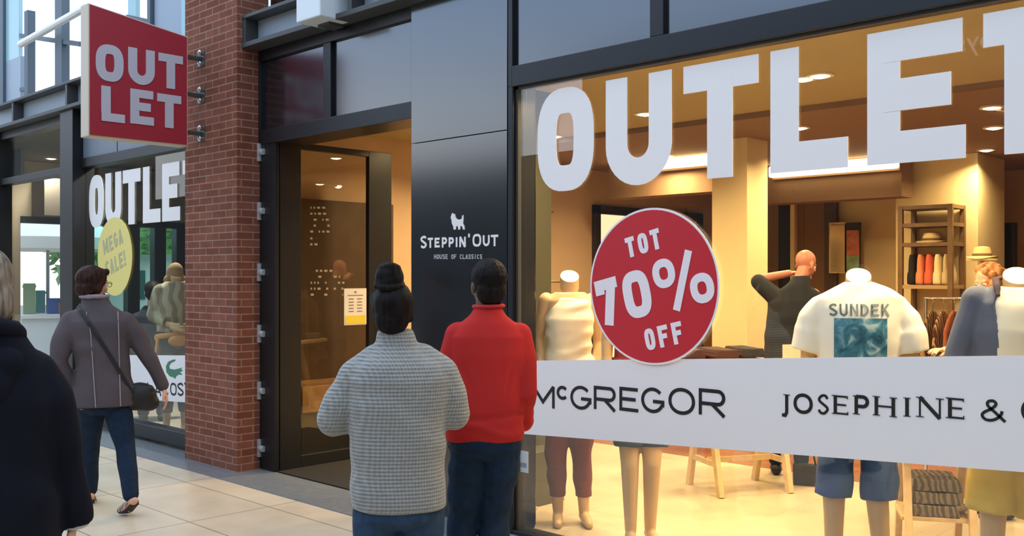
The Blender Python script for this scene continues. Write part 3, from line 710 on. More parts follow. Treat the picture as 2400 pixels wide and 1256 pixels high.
def limb(mb, pts, rs, fx_=1., fy_=1., ref=(0, 1, 0), seg=14):
    for i in range(len(pts) - 1): mb.cap(pts[i], pts[i + 1], rs[i], rs[i + 1], fx_, fy_, ref, seg)
    return mb
def torso(mb, rings, e=2.4, n=40):
    R = []
    for z, cx, cy, rx, ry in rings: R.append([Vector((x, y, z)) for x, y in sup(cx, cy, rx, ry, e, n)])
    return mb.loft(R)
def back_y(rings, x, z, e=2.4, side=-1):
    rings = sorted(rings)
    for a, b in zip(rings[:-1], rings[1:]):
        if a[0] <= z <= b[0]:
            t = (z - a[0]) / (b[0] - a[0]); q = [a[i] + (b[i] - a[i]) * t for i in range(5)]
            u = min(.98, abs((x - q[1]) / q[3])); return q[2] + side * q[4] * (1 - u ** e) ** (1 / e)
    return 0
def hand(mb, wr, d, nrm, side=1, curl=.35):
    d = Vector(d).normalized(); nrm = Vector(nrm); nrm = (nrm - d * nrm.dot(d)).normalized(); lat = d.cross(nrm) * side; w = Vector(wr)
    mb.cap(w + d * .015, w + d * .035, .026, .033, 1., .5, nrm, 12); mb.cap(w + d * .04, w + d * .078, .037, .036, 1., .36, nrm, 14)
    for k, (o, ln_) in enumerate(((.033, .066), (.0115, .076), (-.0105, .070), (-.032, .054))):
        p = w + d * (.088 - abs(o) * .15) + lat * o; dd = d + lat * o * 1.6; dd.normalize()
        for i, q in enumerate((.45, .31, .24)):
            a = curl * (.6 + .7 * i) ; v = (dd * math.cos(a) + nrm * math.sin(a)).normalized(); n2 = p + v * ln_ * q * 1.15
            mb.cap(p, n2, .0088 - .0007 * i, .0082 - .0007 * i, seg=8, cr=2); p = n2
    p = w + d * .028 + lat * .026; v = (d * .75 + lat * .62 + nrm * .25).normalized(); q = p + v * .045; mb.cap(p, q, .0135, .0105, seg=8, cr=2)
    v = (d * .9 + lat * .25 + nrm * .3).normalized(); mb.cap(q, q + v * .03, .0105, .009, seg=8, cr=2)
def head(mb, c, M, s=1.):
    c = Vector(c); T = lambda *p: c + M @ (Vector(p) * s)
    mb.ball(T(0, -.012, .035), (.075 * s, .094 * s, .085 * s), M=M); mb.ball(T(0, .02, -.03), (.060 * s, .066 * s, .084 * s), M=M)
    mb.cap(T(-.018, .058, -.094), T(.018, .058, -.094), .021 * s, .021 * s)
    mb.cap(T(0, .084, .006), T(0, .102, -.034), .009 * s, .0135 * s); mb.ball(T(.011, .091, -.04), .009 * s, 10, 8); mb.ball(T(-.011, .091, -.04), .009 * s, 10, 8)
    mb.cap(T(-.034, .074, .024), T(.034, .074, .024), .012 * s, .012 * s)
    for k in (1, -1):
        mb.ball(T(.041 * k, .055, -.027), .024 * s, 12, 8); mb.ball(T(.076 * k, -.01, -.012), (.011 * s, .021 * s, .033 * s), 12, 10, M)
def face_bits(me, c, M, s=1., base=1):
    c = Vector(c); T = lambda *p: c + M @ (Vector(p) * s)
    e = MB(); i = MB(); l = MB()
    for k in (1, -1):
        e.ball(T(.031 * k, .073, .004), .0135 * s, 12, 8); i.ball(T(.031 * k, .0835, .004), (.006 * s, .006 * s, .006 * s), 10, 6)
    l.tube([T(-.024, .076, -.066), T(-.012, .084, -.064), T(0, .0865, -.0655), T(.012, .084, -.064), T(.024, .076, -.066)], [.003 * s, .0055 * s, .006 * s, .0055 * s, .003 * s], 8)
    l.tube([T(-.02, .077, -.071), T(0, .0865, -.073), T(.02, .077, -.071)], [.003 * s, .0065 * s, .003 * s], 8)
    join_into(me, e, base); join_into(me, i, base + 1); join_into(me, l, base + 2)
def rotm(yw=0, pitch=0, roll=0):
    return (Matrix.Rotation(yw, 3, 'Z') @ Matrix.Rotation(pitch, 3, 'X') @ Matrix.Rotation(roll, 3, 'Y'))
def shoe(mb, an, toe, r=.045):
    an, toe = Vector(an), Vector(toe); d = toe - an; d.z = 0; d.normalize(); h = an - d * .045
    mb.cap((h.x, h.y, toe.z + .045 + (an.z - .09)), (an.x + d.x * .06, an.y + d.y * .06, toe.z + .045 + max(0, an.z - .09) * .6), .044, .046)
    mb.cap((an.x + d.x * .06, an.y + d.y * .06, toe.z + .042), (toe.x, toe.y, toe.z + .03), .046, .032)
def folds(a, k, ph=0.):
    return lambda c: a * math.sin(c.z * k + 3 * noise.noise(Vector((c.x * 4, c.y * 4, c.z * 3))) + c.x * 6 + ph) * (.5 + noise.noise(c * 5))

# ---------------- woman in the grey sweater
D3 = 4.385; px3 = 935
P3 = thing('person', 'person with a high hair bun in a chunky grey knit sweater and blue jeans', 'person', spot(px3, D3), yaw(px3))
hc = Vector((-.03, .0, 1.475)); HM = rotm(.15, -.12)
b = MB(); head(b, hc, HM, .97); limb(b, [(-.01, -.015, 1.27), (-.025, -.005, 1.42)], [.062, .052])
torso(b, [(.62, 0, 0, .16, .12), (.85, 0, 0, .15, .11), (1.05, 0, 0, .15, .11), (1.22, 0, 0, .16, .11), (1.3, 0, 0, .08, .07)])
for s in (-1, 1):
    limb(b, [(s * .15, 0, 1.2), (s * .27, .03, .995), (s * .08, .23, .99)], [.05, .042, .028])
    limb(b, [(s * .09, 0, .72), (s * .095, .01, .40), (s * .10, -.02, .09)], [.09, .05, .035]); limb(b, [(s * .10, -.05, .05), (s * .11, .12, .035)], [.035, .028])
hand(b, (-.08, .235, .985), (1, .25, -.05), (0, -1, -.1), -1, .5); hand(b, (.08, .24, 1.01), (-1, .2, .05), (0, -1, -.1), 1, .5)
me = bake(b, .006, 4); face_bits(me, hc, HM, .97); obj('body', me, [M_skinl, M_eye, M_iris, M_lip], P3, local=True)
RG3 = [(.585, .0, 0, .208, .160), (.60, .0, 0, .214, .166), (.70, .0, 0, .212, .165), (.80, -.005, 0, .210, .162), (.92, -.005, 0, .216, .165), (1.06, 0, 0, .228, .168), (1.16, 0, -.005, .232, .16), (1.225, 0, -.005, .205, .135), (1.275, -.005, 0, .145, .11), (1.31, -.01, 0, .098, .09), (1.35, -.015, 0, .088, .085), (1.385, -.02, 0, .080, .08)]
b = MB(); torso(b, RG3)
limb(b, [(-.10, 0, 1.245), (-.19, 0, 1.17), (-.255, .01, 1.06), (-.29, .02, .985), (-.11, .22, .965)], [.08, .085, .088, .082, .062])
limb(b, [(.10, 0, 1.245), (.18, 0, 1.18), (.225, .01, 1.08), (.25, .02, 1.0), (.09, .23, .99)], [.08, .085, .086, .08, .06])
me = bake(b, .008, 11, .008, 6, folds(.007, 22)); obj('sweater', me, M_knit, P3, local=True)
b = MB(); torso(b, [(.50, .0, .0, .12, .09), (.545, 0, -.005, .185, .145), (.65, 0, -.005, .19, .15), (.8, 0, 0, .165, .125)])
for s in (-1, 1): limb(b, [(s * .095, -.005, .57), (s * .10, 0, .47), (s * .10, .01, .36), (s * .10, -.01, .12)], [.112, .104, .08, .062])
obj('jeans', bake(b, .008, 5, .006, 9), M_jeans2, P3, local=True)
for s in (-1, 1):
    b = MB(); shoe(b, (s * .10, -.02, .09), (s * .11, .14, 0)); obj('shoe', bake(b, .006, 3), M_sole, P3, local=True)
b = MB(); b.ball(hc + HM @ Vector((0, -.03, .025)), (.094, .102, .102), M=HM); b.ball(hc + Vector((0, -.055, -.04)), (.078, .06, .075)); b.cap(hc + Vector((0, -.045, .06)), hc + Vector((-.008, -.05, .11)), .07, .055)
for k in (1, -1): b.cap(hc + HM @ Vector((k * .07, .01, .05)), hc + HM @ Vector((k * .068, -.03, -.04)), .03, .025)
me = bake(b, .007, 4, .004, 30); hr = obj('hair', me, M_hairb, P3, local=True)
b = MB(); b.ball((-.043, -.05, 1.62), (.066, .062, .070))
for k in range(4): b.tube([(-.043 + (.058 - .006 * k) * math.cos(a * .52 + k), -.05 + (.056 - .006 * k) * math.sin(a * .52 + k), 1.585 + .024 * k + .012 * math.sin(a * .52 + k * 2)) for a in range(13)], .016, 8)
obj('hair_bun', bake(b, .006, 4, .004, 40), M_hairb, hr, local=True)
# ---------------- man in the red top
D4 = 4.8; px4 = 1145
P4 = thing('person', 'person with short black hair in a red long-sleeved top and dark jeans', 'person', spot(px4, D4), yaw(px4))
hc = Vector((-.004, 0.01, 1.582)); HM = rotm(.35, -.05)
b = MB(); head(b, hc, HM, 1.04); limb(b, [(-.0, -.015, 1.38), (-.003, -.0, 1.53)], [.065, .06])
torso(b, [(.78, -.02, 0, .15, .11), (1.0, 0, 0, .14, .10), (1.2, 0, 0, .16, .11), (1.36, 0, 0, .15, .09), (1.42, 0, 0, .08, .07)])
WR, WL = Vector((.178, .19, .865)), Vector((-.21, .12, .86))
limb(b, [(.165, 0, 1.34), (.182, -.02, 1.07), WR], [.045, .04, .028]); limb(b, [(-.165, 0, 1.34), (-.2, -.0, 1.07), WL], [.045, .04, .028])
hand(b, WR, (-.2, .9, -.5), (-1, 0, 0), -1, .4); hand(b, WL, (.1, .35, -1), (1, 0, 0), 1, .4)
LG4 = [((-.09, 0, .84), (-.12, .02, .47), (-.17, -.02, .09)), ((.06, 0, .84), (.03, .02, .47), (.02, -.03, .09))]
for q in LG4: limb(b, q, [.08, .05, .035]); limb(b, [q[2] + Vector((0, -.03, -.04)) if 0 else (q[2][0], q[2][1] - .03, .05), (q[2][0], q[2][1] + .13, .035)], [.035, .028])
me = bake(b, .006, 4); face_bits(me, hc, HM, 1.04); obj('body', me, [M_skind, M_eye, M_iris, M_lipd], P4, local=True)
RG4 = [(.82, -.02, 0, .186, .13), (.84, -.02, 0, .192, .135), (.90, -.02, 0, .192, .138), (.95, -.02, 0, .193, .137), (1.10, -.01, 0, .19, .13), (1.24, 0, 0, .195, .13), (1.33, 0, -.005, .190, .115), (1.39, 0, -.005, .145, .095), (1.435, 0, 0, .09, .08), (1.465, 0, 0, .072, .072), (1.488, 0, 0, .069, .07)]
b = MB(); torso(b, RG4)
limb(b, [(.15, 0, 1.335), (.178, -.01, 1.22), (.185, -.025, 1.05), (.182, .17, .875)], [.066, .062, .056, .045])
limb(b, [(-.15, 0, 1.335), (-.185, 0, 1.22), (-.2, 0, 1.06), (-.21, .11, .87)], [.066, .064, .056, .044])
def fold4(c):
    d = 0
    for s in (1, -1):
        for x0, sl, wd, am in ((.145, .30, .016, .009), (.155, .12, .014, .006)):
            u = c.x * s - (x0 - sl * (1.27 - c.z)); d -= am * math.exp(-(u / wd) ** 2) * math.exp(-((c.z - 1.14) / .085) ** 2)
    d += .006 * math.exp(-((c.z - .885 + .03 * math.sin(c.x * 14)) / .022) ** 2) - .005 * math.exp(-((c.z - .94 - .12 * c.x) / .018) ** 2)
    return d + .004 * noise.noise(c * 6)
obj('red_top', bake(b, .007, 7, .007, 5, fold4), M_redtop, P4, local=True)
b = MB(); b.tube([(.0 + .073 * math.cos(a), .073 * math.sin(a), 1.478 + .002 * math.cos(a)) for a in [k * math.pi / 14 for k in range(29)]], .011, 8); obj('collar', bake(b, .005, 2), mat('red_rib', 'b82826', .9), P4, local=True)
b = MB(); torso(b, [(.73, -.025, -.01, .12, .09), (.775, -.022, -.01, .165, .125), (.83, -.02, -.005, .172, .13), (.90, -.02, 0, .16, .12)])
for q in LG4: limb(b, [(q[0][0] + (-.005 if q[0][0] < 0 else 0), q[0][1] - .01, .79), (q[0][0] * .6 + q[1][0] * .4, .0, .66), q[1], q[2]], [.098, .102, .078, .064])
obj('jeans', bake(b, .008, 5, .008, 9, folds(.006, 40)), M_jeans, P4, local=True)
b = MB(); b.tube([(-.12, -.13, .73), (-.05, -.148, .735), (-.05, -.148, .63), (-.09, -.145, .60), (-.125, -.13, .63), (-.12, -.13, .73)], .003, 6); 
for q in LG4:
    b = MB(); shoe(b, q[2], (q[2][0], q[2][1] + .16, 0)); obj('shoe', bake(b, .006, 3), M_sole, P4, local=True)
b = MB(); b.ball(hc + HM @ Vector((0, -.022, .04)), (.0895, .104, .092), M=HM); b.ball(hc + HM @ Vector((0, -.05, -.03)), (.078, .06, .08), M=HM)
obj('hair', bake(b, .006, 4, .003, 80), M_hairb, P4, local=True)
# ---------------- woman walking away in the mauve jacket
D2 = 6.7; px2 = 230
P2 = thing('person', 'person in a mauve-grey jacket and dark jeans walking past the farther window', 'person', spot(px2, D2), yaw(px2))
hc = Vector((-.025, .02, 1.578)); HM = rotm(-.95, -.12)
b = MB(); head(b, hc, HM, .96); limb(b, [(-.02, -.01, 1.38), (-.025, .01, 1.52)], [.06, .05])
torso(b, [(.72, .03, 0, .15, .11), (.95, .03, 0, .13, .1), (1.2, 0, 0, .15, .11), (1.36, 0, 0, .15, .09), (1.42, 0, 0, .08, .07)])
limb(b, [(-.17, 0, 1.34), (-.24, -.03, 1.07), (-.16, .05, .87)], [.045, .038, .027]); hand(b, (-.15, .06, .86), (.4, .4, -.8), (1, 0, 0), 1, .5)
WR = Vector((.425, .03, .845))
limb(b, [(.18, 0, 1.33), (.325, .0, 1.07), WR], [.045, .038, .027]); hand(b, WR, (.25, .08, -1), (-1, .1, -.2), -1, .45)
LG2 = [((-.04, .02, .80), (-.055, .17, .47), (-.055, .33, .10)), ((.11, -.01, .80), (.17, -.06, .46), (.205, -.24, .155))]
for q in LG2: limb(b, q, [.085, .055, .036])
limb(b, [(-.055, .30, .055), (-.07, .46, .035)], [.033, .028]); limb(b, [(.215, -.265, .12), (.185, -.19, .06), (.155, -.13, .035)], [.033, .034, .028])
me = bake(b, .006, 4); face_bits(me, hc, HM, .96); obj('body', me, [M_skinl, M_eye, M_iris, M_lip], P2, local=True)
RG2 = [(.735, .045, 0, .205, .15), (.75, .045, 0, .212, .156), (.86, .04, 0, .195, .15), (.97, .035, 0, .178, .14), (1.09, .025, 0, .175, .135), (1.22, .005, 0, .195, .14), (1.32, 0, 0, .205, .125), (1.38, -.005, 0, .165, .10), (1.43, -.015, 0, .10, .085), (1.47, -.02, .005, .085, .08), (1.50, -.025, .005, .08, .078)]
b = MB(); torso(b, RG2)
limb(b, [(-.165, 0, 1.32), (-.225, -.02, 1.2), (-.25, -.03, 1.05), (-.165, .05, .88)], [.075, .07, .062, .052])
limb(b, [(.165, 0, 1.31), (.25, 0, 1.2), (.325, 0, 1.06), (.42, .03, .86)], [.075, .068, .058, .045])
jk = obj('jacket', bake(b, .008, 6, .008, 6, folds(.007, 30)), M_mauve, P2, local=True)
for x0, x1 in ((-.055, -.015), (.125, .14)):
    b = MB(); pts = []
    for i in range(26):
        z = 1.385 - i * (.64 / 25); x = x0 + (x1 - x0) * i / 25 - (.02 * math.exp(-((z - 1.36) / .06) ** 2) if x0 < 0 else 0); pts.append((x, back_y(RG2, x, z) - .004, z))
    b.tube(pts, .0035, 6); obj('piping', b, mat('pale_piping', '9a8e98', .6), jk, local=True)
b = MB(); b.tube([(-.025 + .085 * math.cos(a), .005 + .083 * math.sin(a), 1.49) for a in [k * math.pi / 14 for k in range(29)]], .016, 8); obj('collar', bake(b, .006, 2, .004, 40), mat('pale_scarf', '8f8590', .9), P2, local=True)
b = MB(); torso(b, [(.68, .04, 0, .11, .09), (.73, .04, 0, .16, .12), (.84, .04, 0, .17, .13)])
for q in LG2: limb(b, [(q[0][0], q[0][1], .76), tuple(Vector(q[0]).lerp(Vector(q[1]), .4)), q[1], q[2]], [.095, .092, .068, .052])
obj('jeans', bake(b, .008, 5, .008, 9), M_jeans, P2, local=True)
for q, pts in ((0, [(-.055, .285, .0), (-.06, .36, .0), (-.07, .47, 0)]), (1, [(.225, -.275, .085), (.185, -.18, .02), (.15, -.12, .005)])):
    b = MB(); b.tube([Vector(p) + Vector((0, 0, .012)) for p in pts], [.034, .042, .034], 10, 1., .35)
    sh = obj('shoe', bake(b, .005, 2), M_sole, P2, local=True)
    b = MB(); P_ = [Vector(p) for p in pts]; u = (P_[2] - P_[0]).normalized(); lt = u.cross(Vector((0, 0, 1))).normalized()
    for t in (.2, .62, .85):
        c_ = P_[0].lerp(P_[2], t); b.tube([c_ + lt * .046 * math.cos(a) + Vector((0, 0, .012 + (.062 - .025 * t) * math.sin(a))) for a in [k * math.pi / 10 for k in range(11)]], .011, 8, 1.0, .5)
    obj('strap', b, mat('pale_sandal', 'a39a8c', .5), sh, local=True, smooth=True)
b = MB(); b.ball(hc + HM @ Vector((0, -.028, .03)), (.093, .104, .096), M=HM); b.ball(hc + HM @ Vector((0, -.055, -.035)), (.086, .068, .075), M=HM)
for k in (1, -1): b.cap(hc + HM @ Vector((k * .068, .012, .045)), hc + HM @ Vector((k * .074, -.02, -.045)), .028, .026)
b.cap(hc + HM @ Vector((-.045, .05, .085)), hc + HM @ Vector((.045, .05, .085)), .024, .024)
obj('hair', bake(b, .006, 3, .008, 25), M_hairbr, P2, local=True)
b = MB(); g = lambda *p: hc + HM @ Vector(p)
for k in (1, -1): b.tube([g(.034 * k + .024 * math.cos(a), .098, .004 + .018 * math.sin(a)) for a in [i * math.pi / 8 for i in range(17)]], .002, 6); b.tube([g(.058 * k, .098, .006), g(.08 * k, .06, .008), g(.083 * k, -.01, .004)], .002, 6)
b.tube([g(-.01, .099, .006), g(.01, .099, .006)], .002, 6)
obj('glasses', b, M_sole, P2, local=True)
# her bag: strap over the left shoulder across the back to the right hip
MP2 = MW[P2.name]
bag = thing('shoulder_bag', 'black shoulder bag on a thin strap at the hip of the walking person', 'bag', MP2 @ Vector((.27, -.03, .70)), yaw(px2))
b = MB(); b.ball((0, 0, .09), (.115, .075, .10)); b.cap((-.07, 0, .05), (.07, 0, .05), .06, .06, 1, .9); b.cap((-.05, -.02, .15), (.06, -.02, .14), .035, .035)
obj('bag_body', bake(b, .007, 5, .008, 9), M_sole, bag, local=True)
pts = []
for i in range(24):
    t = i / 23; x = -.125 + .37 * t; z = 1.425 - .60 * t - .05 * t * t; pts.append(Vector((x, back_y(RG2, x, z) - .009, z)))
pts = [Vector((-.12, .03, 1.43))] + pts
inv = MW[bag.name].inverted() @ MP2
b = MB(); b.tube([inv @ p for p in pts], .012, 6, 1.2, .3, (0, 1, 0)); obj('strap', b, M_sole, bag, local=True)
# ---------------- person at the left edge in the dark coat
D1 = 3.25; px1 = -40
P1 = thing('person', 'person with ash hair in a dark hooded coat at the left edge, walking away', 'person', spot(px1, D1), yaw(px1))
hc = Vector((-.01, 0, 1.60)); HM = rotm(.1, -.1)
b = MB(); head(b, hc, HM, 1.0); limb(b, [(0, -.015, 1.4), (-.005, 0, 1.54)], [.06, .054])
torso(b, [(.7, 0, 0, .16, .12), (1.0, 0, 0, .15, .1), (1.25, 0, 0, .15, .1), (1.34, 0, 0, .12, .08), (1.40, 0, 0, .07, .06)])
for s in (-1, 1):
    w = Vector((s * .276, .05, .77)); limb(b, [(s * .15, 0, 1.30), (s * .245, 0, 1.06), w], [.045, .04, .028]); hand(b, w, (s * .0, .1, -1), (-s, .1, 0), -s, .45)
    limb(b, [(s * .09, 0, .82), (s * .095, .05 * s, .46), (s * .10, .1 * s, .09)], [.09, .055, .036]); limb(b, [(s * .10, .1 * s - .03, .05), (s * .105, .1 * s + .13, .035)], [.035, .028])
me = bake(b, .006, 4); face_bits(me, hc, HM); obj('body', me, [M_skinl, M_eye, M_iris, M_lip], P1, local=True)
RG1 = [(.50, 0, 0, .25, .19), (.52, 0, 0, .256, .196), (.75, 0, 0, .24, .18), (1.0, 0, 0, .22, .165), (1.2, 0, 0, .215, .16), (1.29, 0, -.005, .20, .14), (1.36, 0, -.01, .165, .13), (1.42, 0, -.01, .125, .115), (1.47, 0, -.01, .105, .105)]
b = MB(); torso(b, RG1)
for s in (-1, 1): limb(b, [(s * .14, 0, 1.29), (s * .195, 0, 1.2), (s * .244, 0, 1.04), (s * .274, .045, .80)], [.085, .08, .068, .058]); b.sleeve([(s * .270, .035, .84), (s * .278, .05, .755)], [.058, .060])
obj('coat', bake(b, .009, 6, .010, 6, folds(.006, 22)), M_navy, P1, local=True)
b = MB(); b.cap((-.05, -.10, 1.33), (.05, -.10, 1.33), .075, .075, 1, .8); b.tube([(.105 * math.cos(a), -.02 + .105 * math.sin(a), 1.425 - .04 * math.sin(a)) for a in [k * math.pi / 12 for k in range(25)]], .03, 8); b.ball((0, -.12, 1.27), (.10, .06, .09))
obj('hood', bake(b, .008, 6, .01, 8), M_navy, P1, local=True)
for s in (-1, 1):
    b = MB(); b.tube([(s * .278 + .042 * math.cos(a), .05 + .042 * math.sin(a), .75) for a in [k * math.pi / 8 for k in range(17)]], .011, 6)
    obj('cuff', b, mat('pale_cuff', 'c9cbd2', .7), P1, local=True, smooth=True)
b = MB()
for s in (-1, 1): limb(b, [(s * .09, 0, .82), (s * .095, .05 * s, .46), (s * .10, .1 * s, .13)], [.10, .08, .062])
obj('trousers', bake(b, .009, 5, .006, 9), mat('charcoal_cloth', '24262b', .9), P1, local=True)
for s in (-1, 1):
    b = MB(); shoe(b, (s * .10, .1 * s, .09), (s * .105, .1 * s + .16, 0)); obj('shoe', bake(b, .006, 3), M_sole, P1, local=True)
b = MB(); b.ball(hc + Vector((0, -.025, .03)), (.100, .107, .102)); b.ball(hc + Vector((0, -.05, -.06)), (.104, .08, .11)); b.cap(hc + Vector((.07, .01, .0)), hc + Vector((.075, 0, -.08)), .035, .025); b.cap(hc + Vector((-.07, .01, .0)), hc + Vector((-.075, 0, -.08)), .035, .025)
obj('hair', bake(b, .007, 4, .008, 22), M_hairg, P1, local=True)
# ---------------- bald man inside the shop, one arm raised
D5 = 8.0; px5 = 1866
P5 = thing('person', 'bald person in a dark blue shirt with a raised elbow inside the shop', 'person', spot(px5, D5), yaw(px5))
hc = Vector((.075, .06, 1.725)); HM = rotm(-.7, -.35)
b = MB(); head(b, hc, HM, 1.0); limb(b, [(.0, -.01, 1.5), (.06, .03, 1.68)], [.06, .055])
torso(b, [(.85, -.07, 0, .15, .11), (1.1, -.06, 0, .14, .1), (1.35, -.03, 0, .16, .11), (1.48, -.01, 0, .15, .09), (1.55, .01, 0, .08, .07)])
WL = Vector((-.06, .16, 1.655)); limb(b, [(-.19, 0, 1.48), (-.325, .06, 1.60), WL], [.05, .042, .03]); hand(b, WL, (1, .2, .1), (0, 0, -1), 1, .4)
WR = Vector((.18, .12, .98)); limb(b, [(.14, 0, 1.48), (.19, 0, 1.2), WR], [.05, .042, .03]); hand(b, WR, (0, .4, -1), (-1, 0, 0), -1, .4)
for s in (-1, 1): limb(b, [(s * .09 - .06, 0, .92), (s * .10 - .06, .0, .5), (s * .10 - .06, -.02, .09)], [.09, .055, .038]); limb(b, [(s * .10 - .06, -.05, .05), (s * .11 - .06, .12, .035)], [.035, .028])
me = bake(b, .006, 4); face_bits(me, hc, HM); obj('body', me, [M_skinr, M_eye, M_iris, M_lip], P5, local=True)
b = MB(); torso(b, [(.84, -.08, 0, .19, .13), (1.0, -.075, 0, .185, .13), (1.25, -.055, 0, .19, .13), (1.42, -.025, 0, .195, .12), (1.5, -.005, 0, .14, .1), (1.56, .02, 0, .095, .085), (1.61, .035, .012, .078, .075), (1.635, .04, .015, .07, .068)])
limb(b, [(-.17, 0, 1.46), (-.25, .03, 1.53), (-.30, .05, 1.58)], [.075, .07, .062]); limb(b, [(.13, 0, 1.46), (.175, 0, 1.28), (.19, .01, 1.18)], [.075, .066, .06])
obj('shirt', bake(b, .009, 6, .01, 7, folds(.006, 30)), mat('dark_blue_shirt', '12151d', .85), P5, local=True)
b = MB(); torso(b, [(.7, -.07, 0, .18, .13), (.9, -.075, 0, .175, .125)])
for s in (-1, 1): limb(b, [(s * .09 - .06, 0, .78), (s * .10 - .06, .0, .5), (s * .10 - .06, -.02, .12)], [.105, .08, .06])
obj('trousers', bake(b, .009, 5), M_jeans, P5, local=True)
for s in (-1, 1):
    b = MB(); shoe(b, (s * .1 - .06, -.02, .09), (s * .11 - .06, .14, 0)); obj('shoe', bake(b, .007, 3), M_sole, P5, local=True)
# ---------------- dark-haired person inside the farther shop
D6 = 11.0; px6 = 358
P6 = thing('person', 'dark-haired person in a navy jacket seen through the farther window', 'person', spot(px6, D6), yaw(px6)); P6.scale = (1.1, 1.1, 1.0)
hc = Vector((0, 0, 1.455)); HM = rotm(.1, -.1)
b = MB(); head(b, hc, HM, .98); limb(b, [(0, -.01, 1.24), (0, 0, 1.4)], [.06, .052]); torso(b, [(.6, 0, 0, .15, .11), (.9, 0, 0, .14, .1), (1.12, 0, 0, .14, .095), (1.2, 0, 0, .08, .06)])
for s in (-1, 1):
    w = Vector((s * .22, .08, .74)); limb(b, [(s * .15, 0, 1.14), (s * .212, 0, .95), w], [.045, .04, .028]); hand(b, w, (0, .2, -1), (-s, 0, 0), -s, .4)
    limb(b, [(s * .08, 0, .72), (s * .085, 0, .4), (s * .09, -.02, .08)], [.08, .05, .035]); limb(b, [(s * .09, -.04, .045), (s * .10, .11, .03)], [.033, .027])
me = bake(b, .007, 4); face_bits(me, hc, HM, .98); obj('body', me, [M_skinl, M_eye, M_iris, M_lip], P6, local=True)
b = MB(); torso(b, [(.58, 0, 0, .19, .14), (.8, 0, 0, .18, .135), (1.05, 0, 0, .19, .135), (1.18, 0, 0, .185, .12), (1.25, 0, 0, .12, .1), (1.30, 0, 0, .08, .08)])
for s in (-1, 1): limb(b, [(s * .15, 0, 1.16), (s * .21, 0, .95), (s * .222, .07, .76)], [.07, .06, .048])
obj('jacket', bake(b, .009, 6, .01, 7), mat('navy_jacket', '1b2433', .85), P6, local=True)
b = MB()
for s in (-1, 1): limb(b, [(s * .085, 0, .66), (s * .085, 0, .4), (s * .09, -.02, .1)], [.10, .075, .058])
obj('trousers', bake(b, .009, 4), M_jeans, P6, local=True)
for s in (-1, 1):
    b = MB(); shoe(b, (s * .09, -.02, .09), (s * .10, .13, 0)); obj('shoe', bake(b, .007, 3), M_sole, P6, local=True)
b = MB(); b.ball(hc + Vector((0, -.02, .04)), (.085, .1, .09)); b.ball(hc + Vector((0, -.05, -.03)), (.075, .06, .07)); obj('hair', bake(b, .008, 3, .006, 25), M_hairb, P6, local=True)
# ================================================================== inside the brand shop
WARM = (1.0, .72, .36)
M_lens = mat('lamp_lens', (1.0, .86, .55), emit=22.)
M_trimw = mat('lamp_ring', 'e8dcc0', .4)
def lamp_rays(parent, loc, w, size=.14):
    ld = bpy.data.lights.new('lamp_light', 'AREA'); ld.shape = 'DISK'; ld.size = size; ld.energy = w; ld.color = WARM; ld.spread = math.radians(150)
    lo = bpy.data.objects.new('lamp_light', ld); COL.objects.link(lo); lo.parent = parent; lo.location = loc; return lo
def on_ceil(px, py, z=CZ): 
    dep = F * (z - CAM.z) / (HZ - py); return at(px, py, dep)
def downlight(p, z, w, label):
    t = thing('downlight', label, 'lamp', (p.x, p.y, z), group='round downlights in the shop ceiling')
    b = MB(); n = 24
    b.loft([[Vector((r * math.cos(2 * math.pi * i / n), r * math.sin(2 * math.pi * i / n), h)) for i in range(n)] for r, h in ((.09, 0), (.092, -.012), (.066, -.014), (.064, -.002))], False)
    obj('ring', b, M_trimw, t, local=True, smooth='auto')
    b = MB(); b.ball((0, 0, -.006), (.062, .062, .02), 18, 8); obj('lens', b, M_lens, t, local=True, smooth=True)
    lamp_rays(t, (0, 0, -.05), w)
    return t
WW = .62
DL = [((1882, 183), 0, 55, 'left one of the paired ceiling spots right of the tall letter L'), ((1922, 175), 0, 55, 'right one of the paired ceiling spots right of the tall letter L'),
      ((1512, 265), 0, 60, 'ceiling spot showing inside the tall letter U'), ((1299, 318), 0, 60, 'ceiling spot showing inside the big letter O'),
      ((1874, 298), 1, 45, 'upper of the two small ceiling spots showing above the foot of the tall letter L'), ((1902, 332), 1, 45, 'lower of the two small ceiling spots showing above the foot of the tall letter L'),
      ((2325, 250), 1, 60, 'ceiling spot between the last E and T with a short track beside it'), ((2312, 350), 1, 50, 'lowest ceiling spot between the last E and T'),
      ((1243, 322), 0, 40, 'dim ceiling spot at the far left edge of the lit window')]
for (px, py), k, w, lb in DL:
    z = CZ - .05 * k; p = on_ceil(px, py, z); downlight(p, z, w * WW, lb)
tk = thing('spot_track', 'short white lamp track beside the ceiling spot right of the last E', 'lamp', on_ceil(2365, 262, CZ - .05))
p = on_ceil(2340, 256, CZ - .06); q = on_ceil(2388, 264, CZ - .06)
obj('rail', MB().bar(p, q, .04, .02), M_trimw, tk); obj('lens', MB().ball(q, (.05, .05, .03), 14, 8), M_lens, tk, smooth=True)
# more of the window's own spots, above the frame, over each dressed figure
for px, y in ((1335, .55), (1500, .6), (2012, .55), (2375, .6), (2700, .6)):
    p = plane(px, HZ, y); downlight(Vector((p.x, p.y, 0)), CZ, 60 * WW, 'window ceiling spot hidden above the glass, lighting a mannequin from above')
for px, dep in ((1560, 10.6), (1950, 9.9), (2330, 8.6)):  # extra lamps out of sight, added to light the rear of the shop
    p = spot(px, dep); downlight(p, CZ - .05, 60 * WW, 'unseen ceiling spot added to brighten the back of the shop')
downlight(Vector((-6.55, 1.5, 0)), CZ, 26, 'added ceiling spot brightening the wall just inside the open door')  # lamp added to brighten the wall behind the door leaf

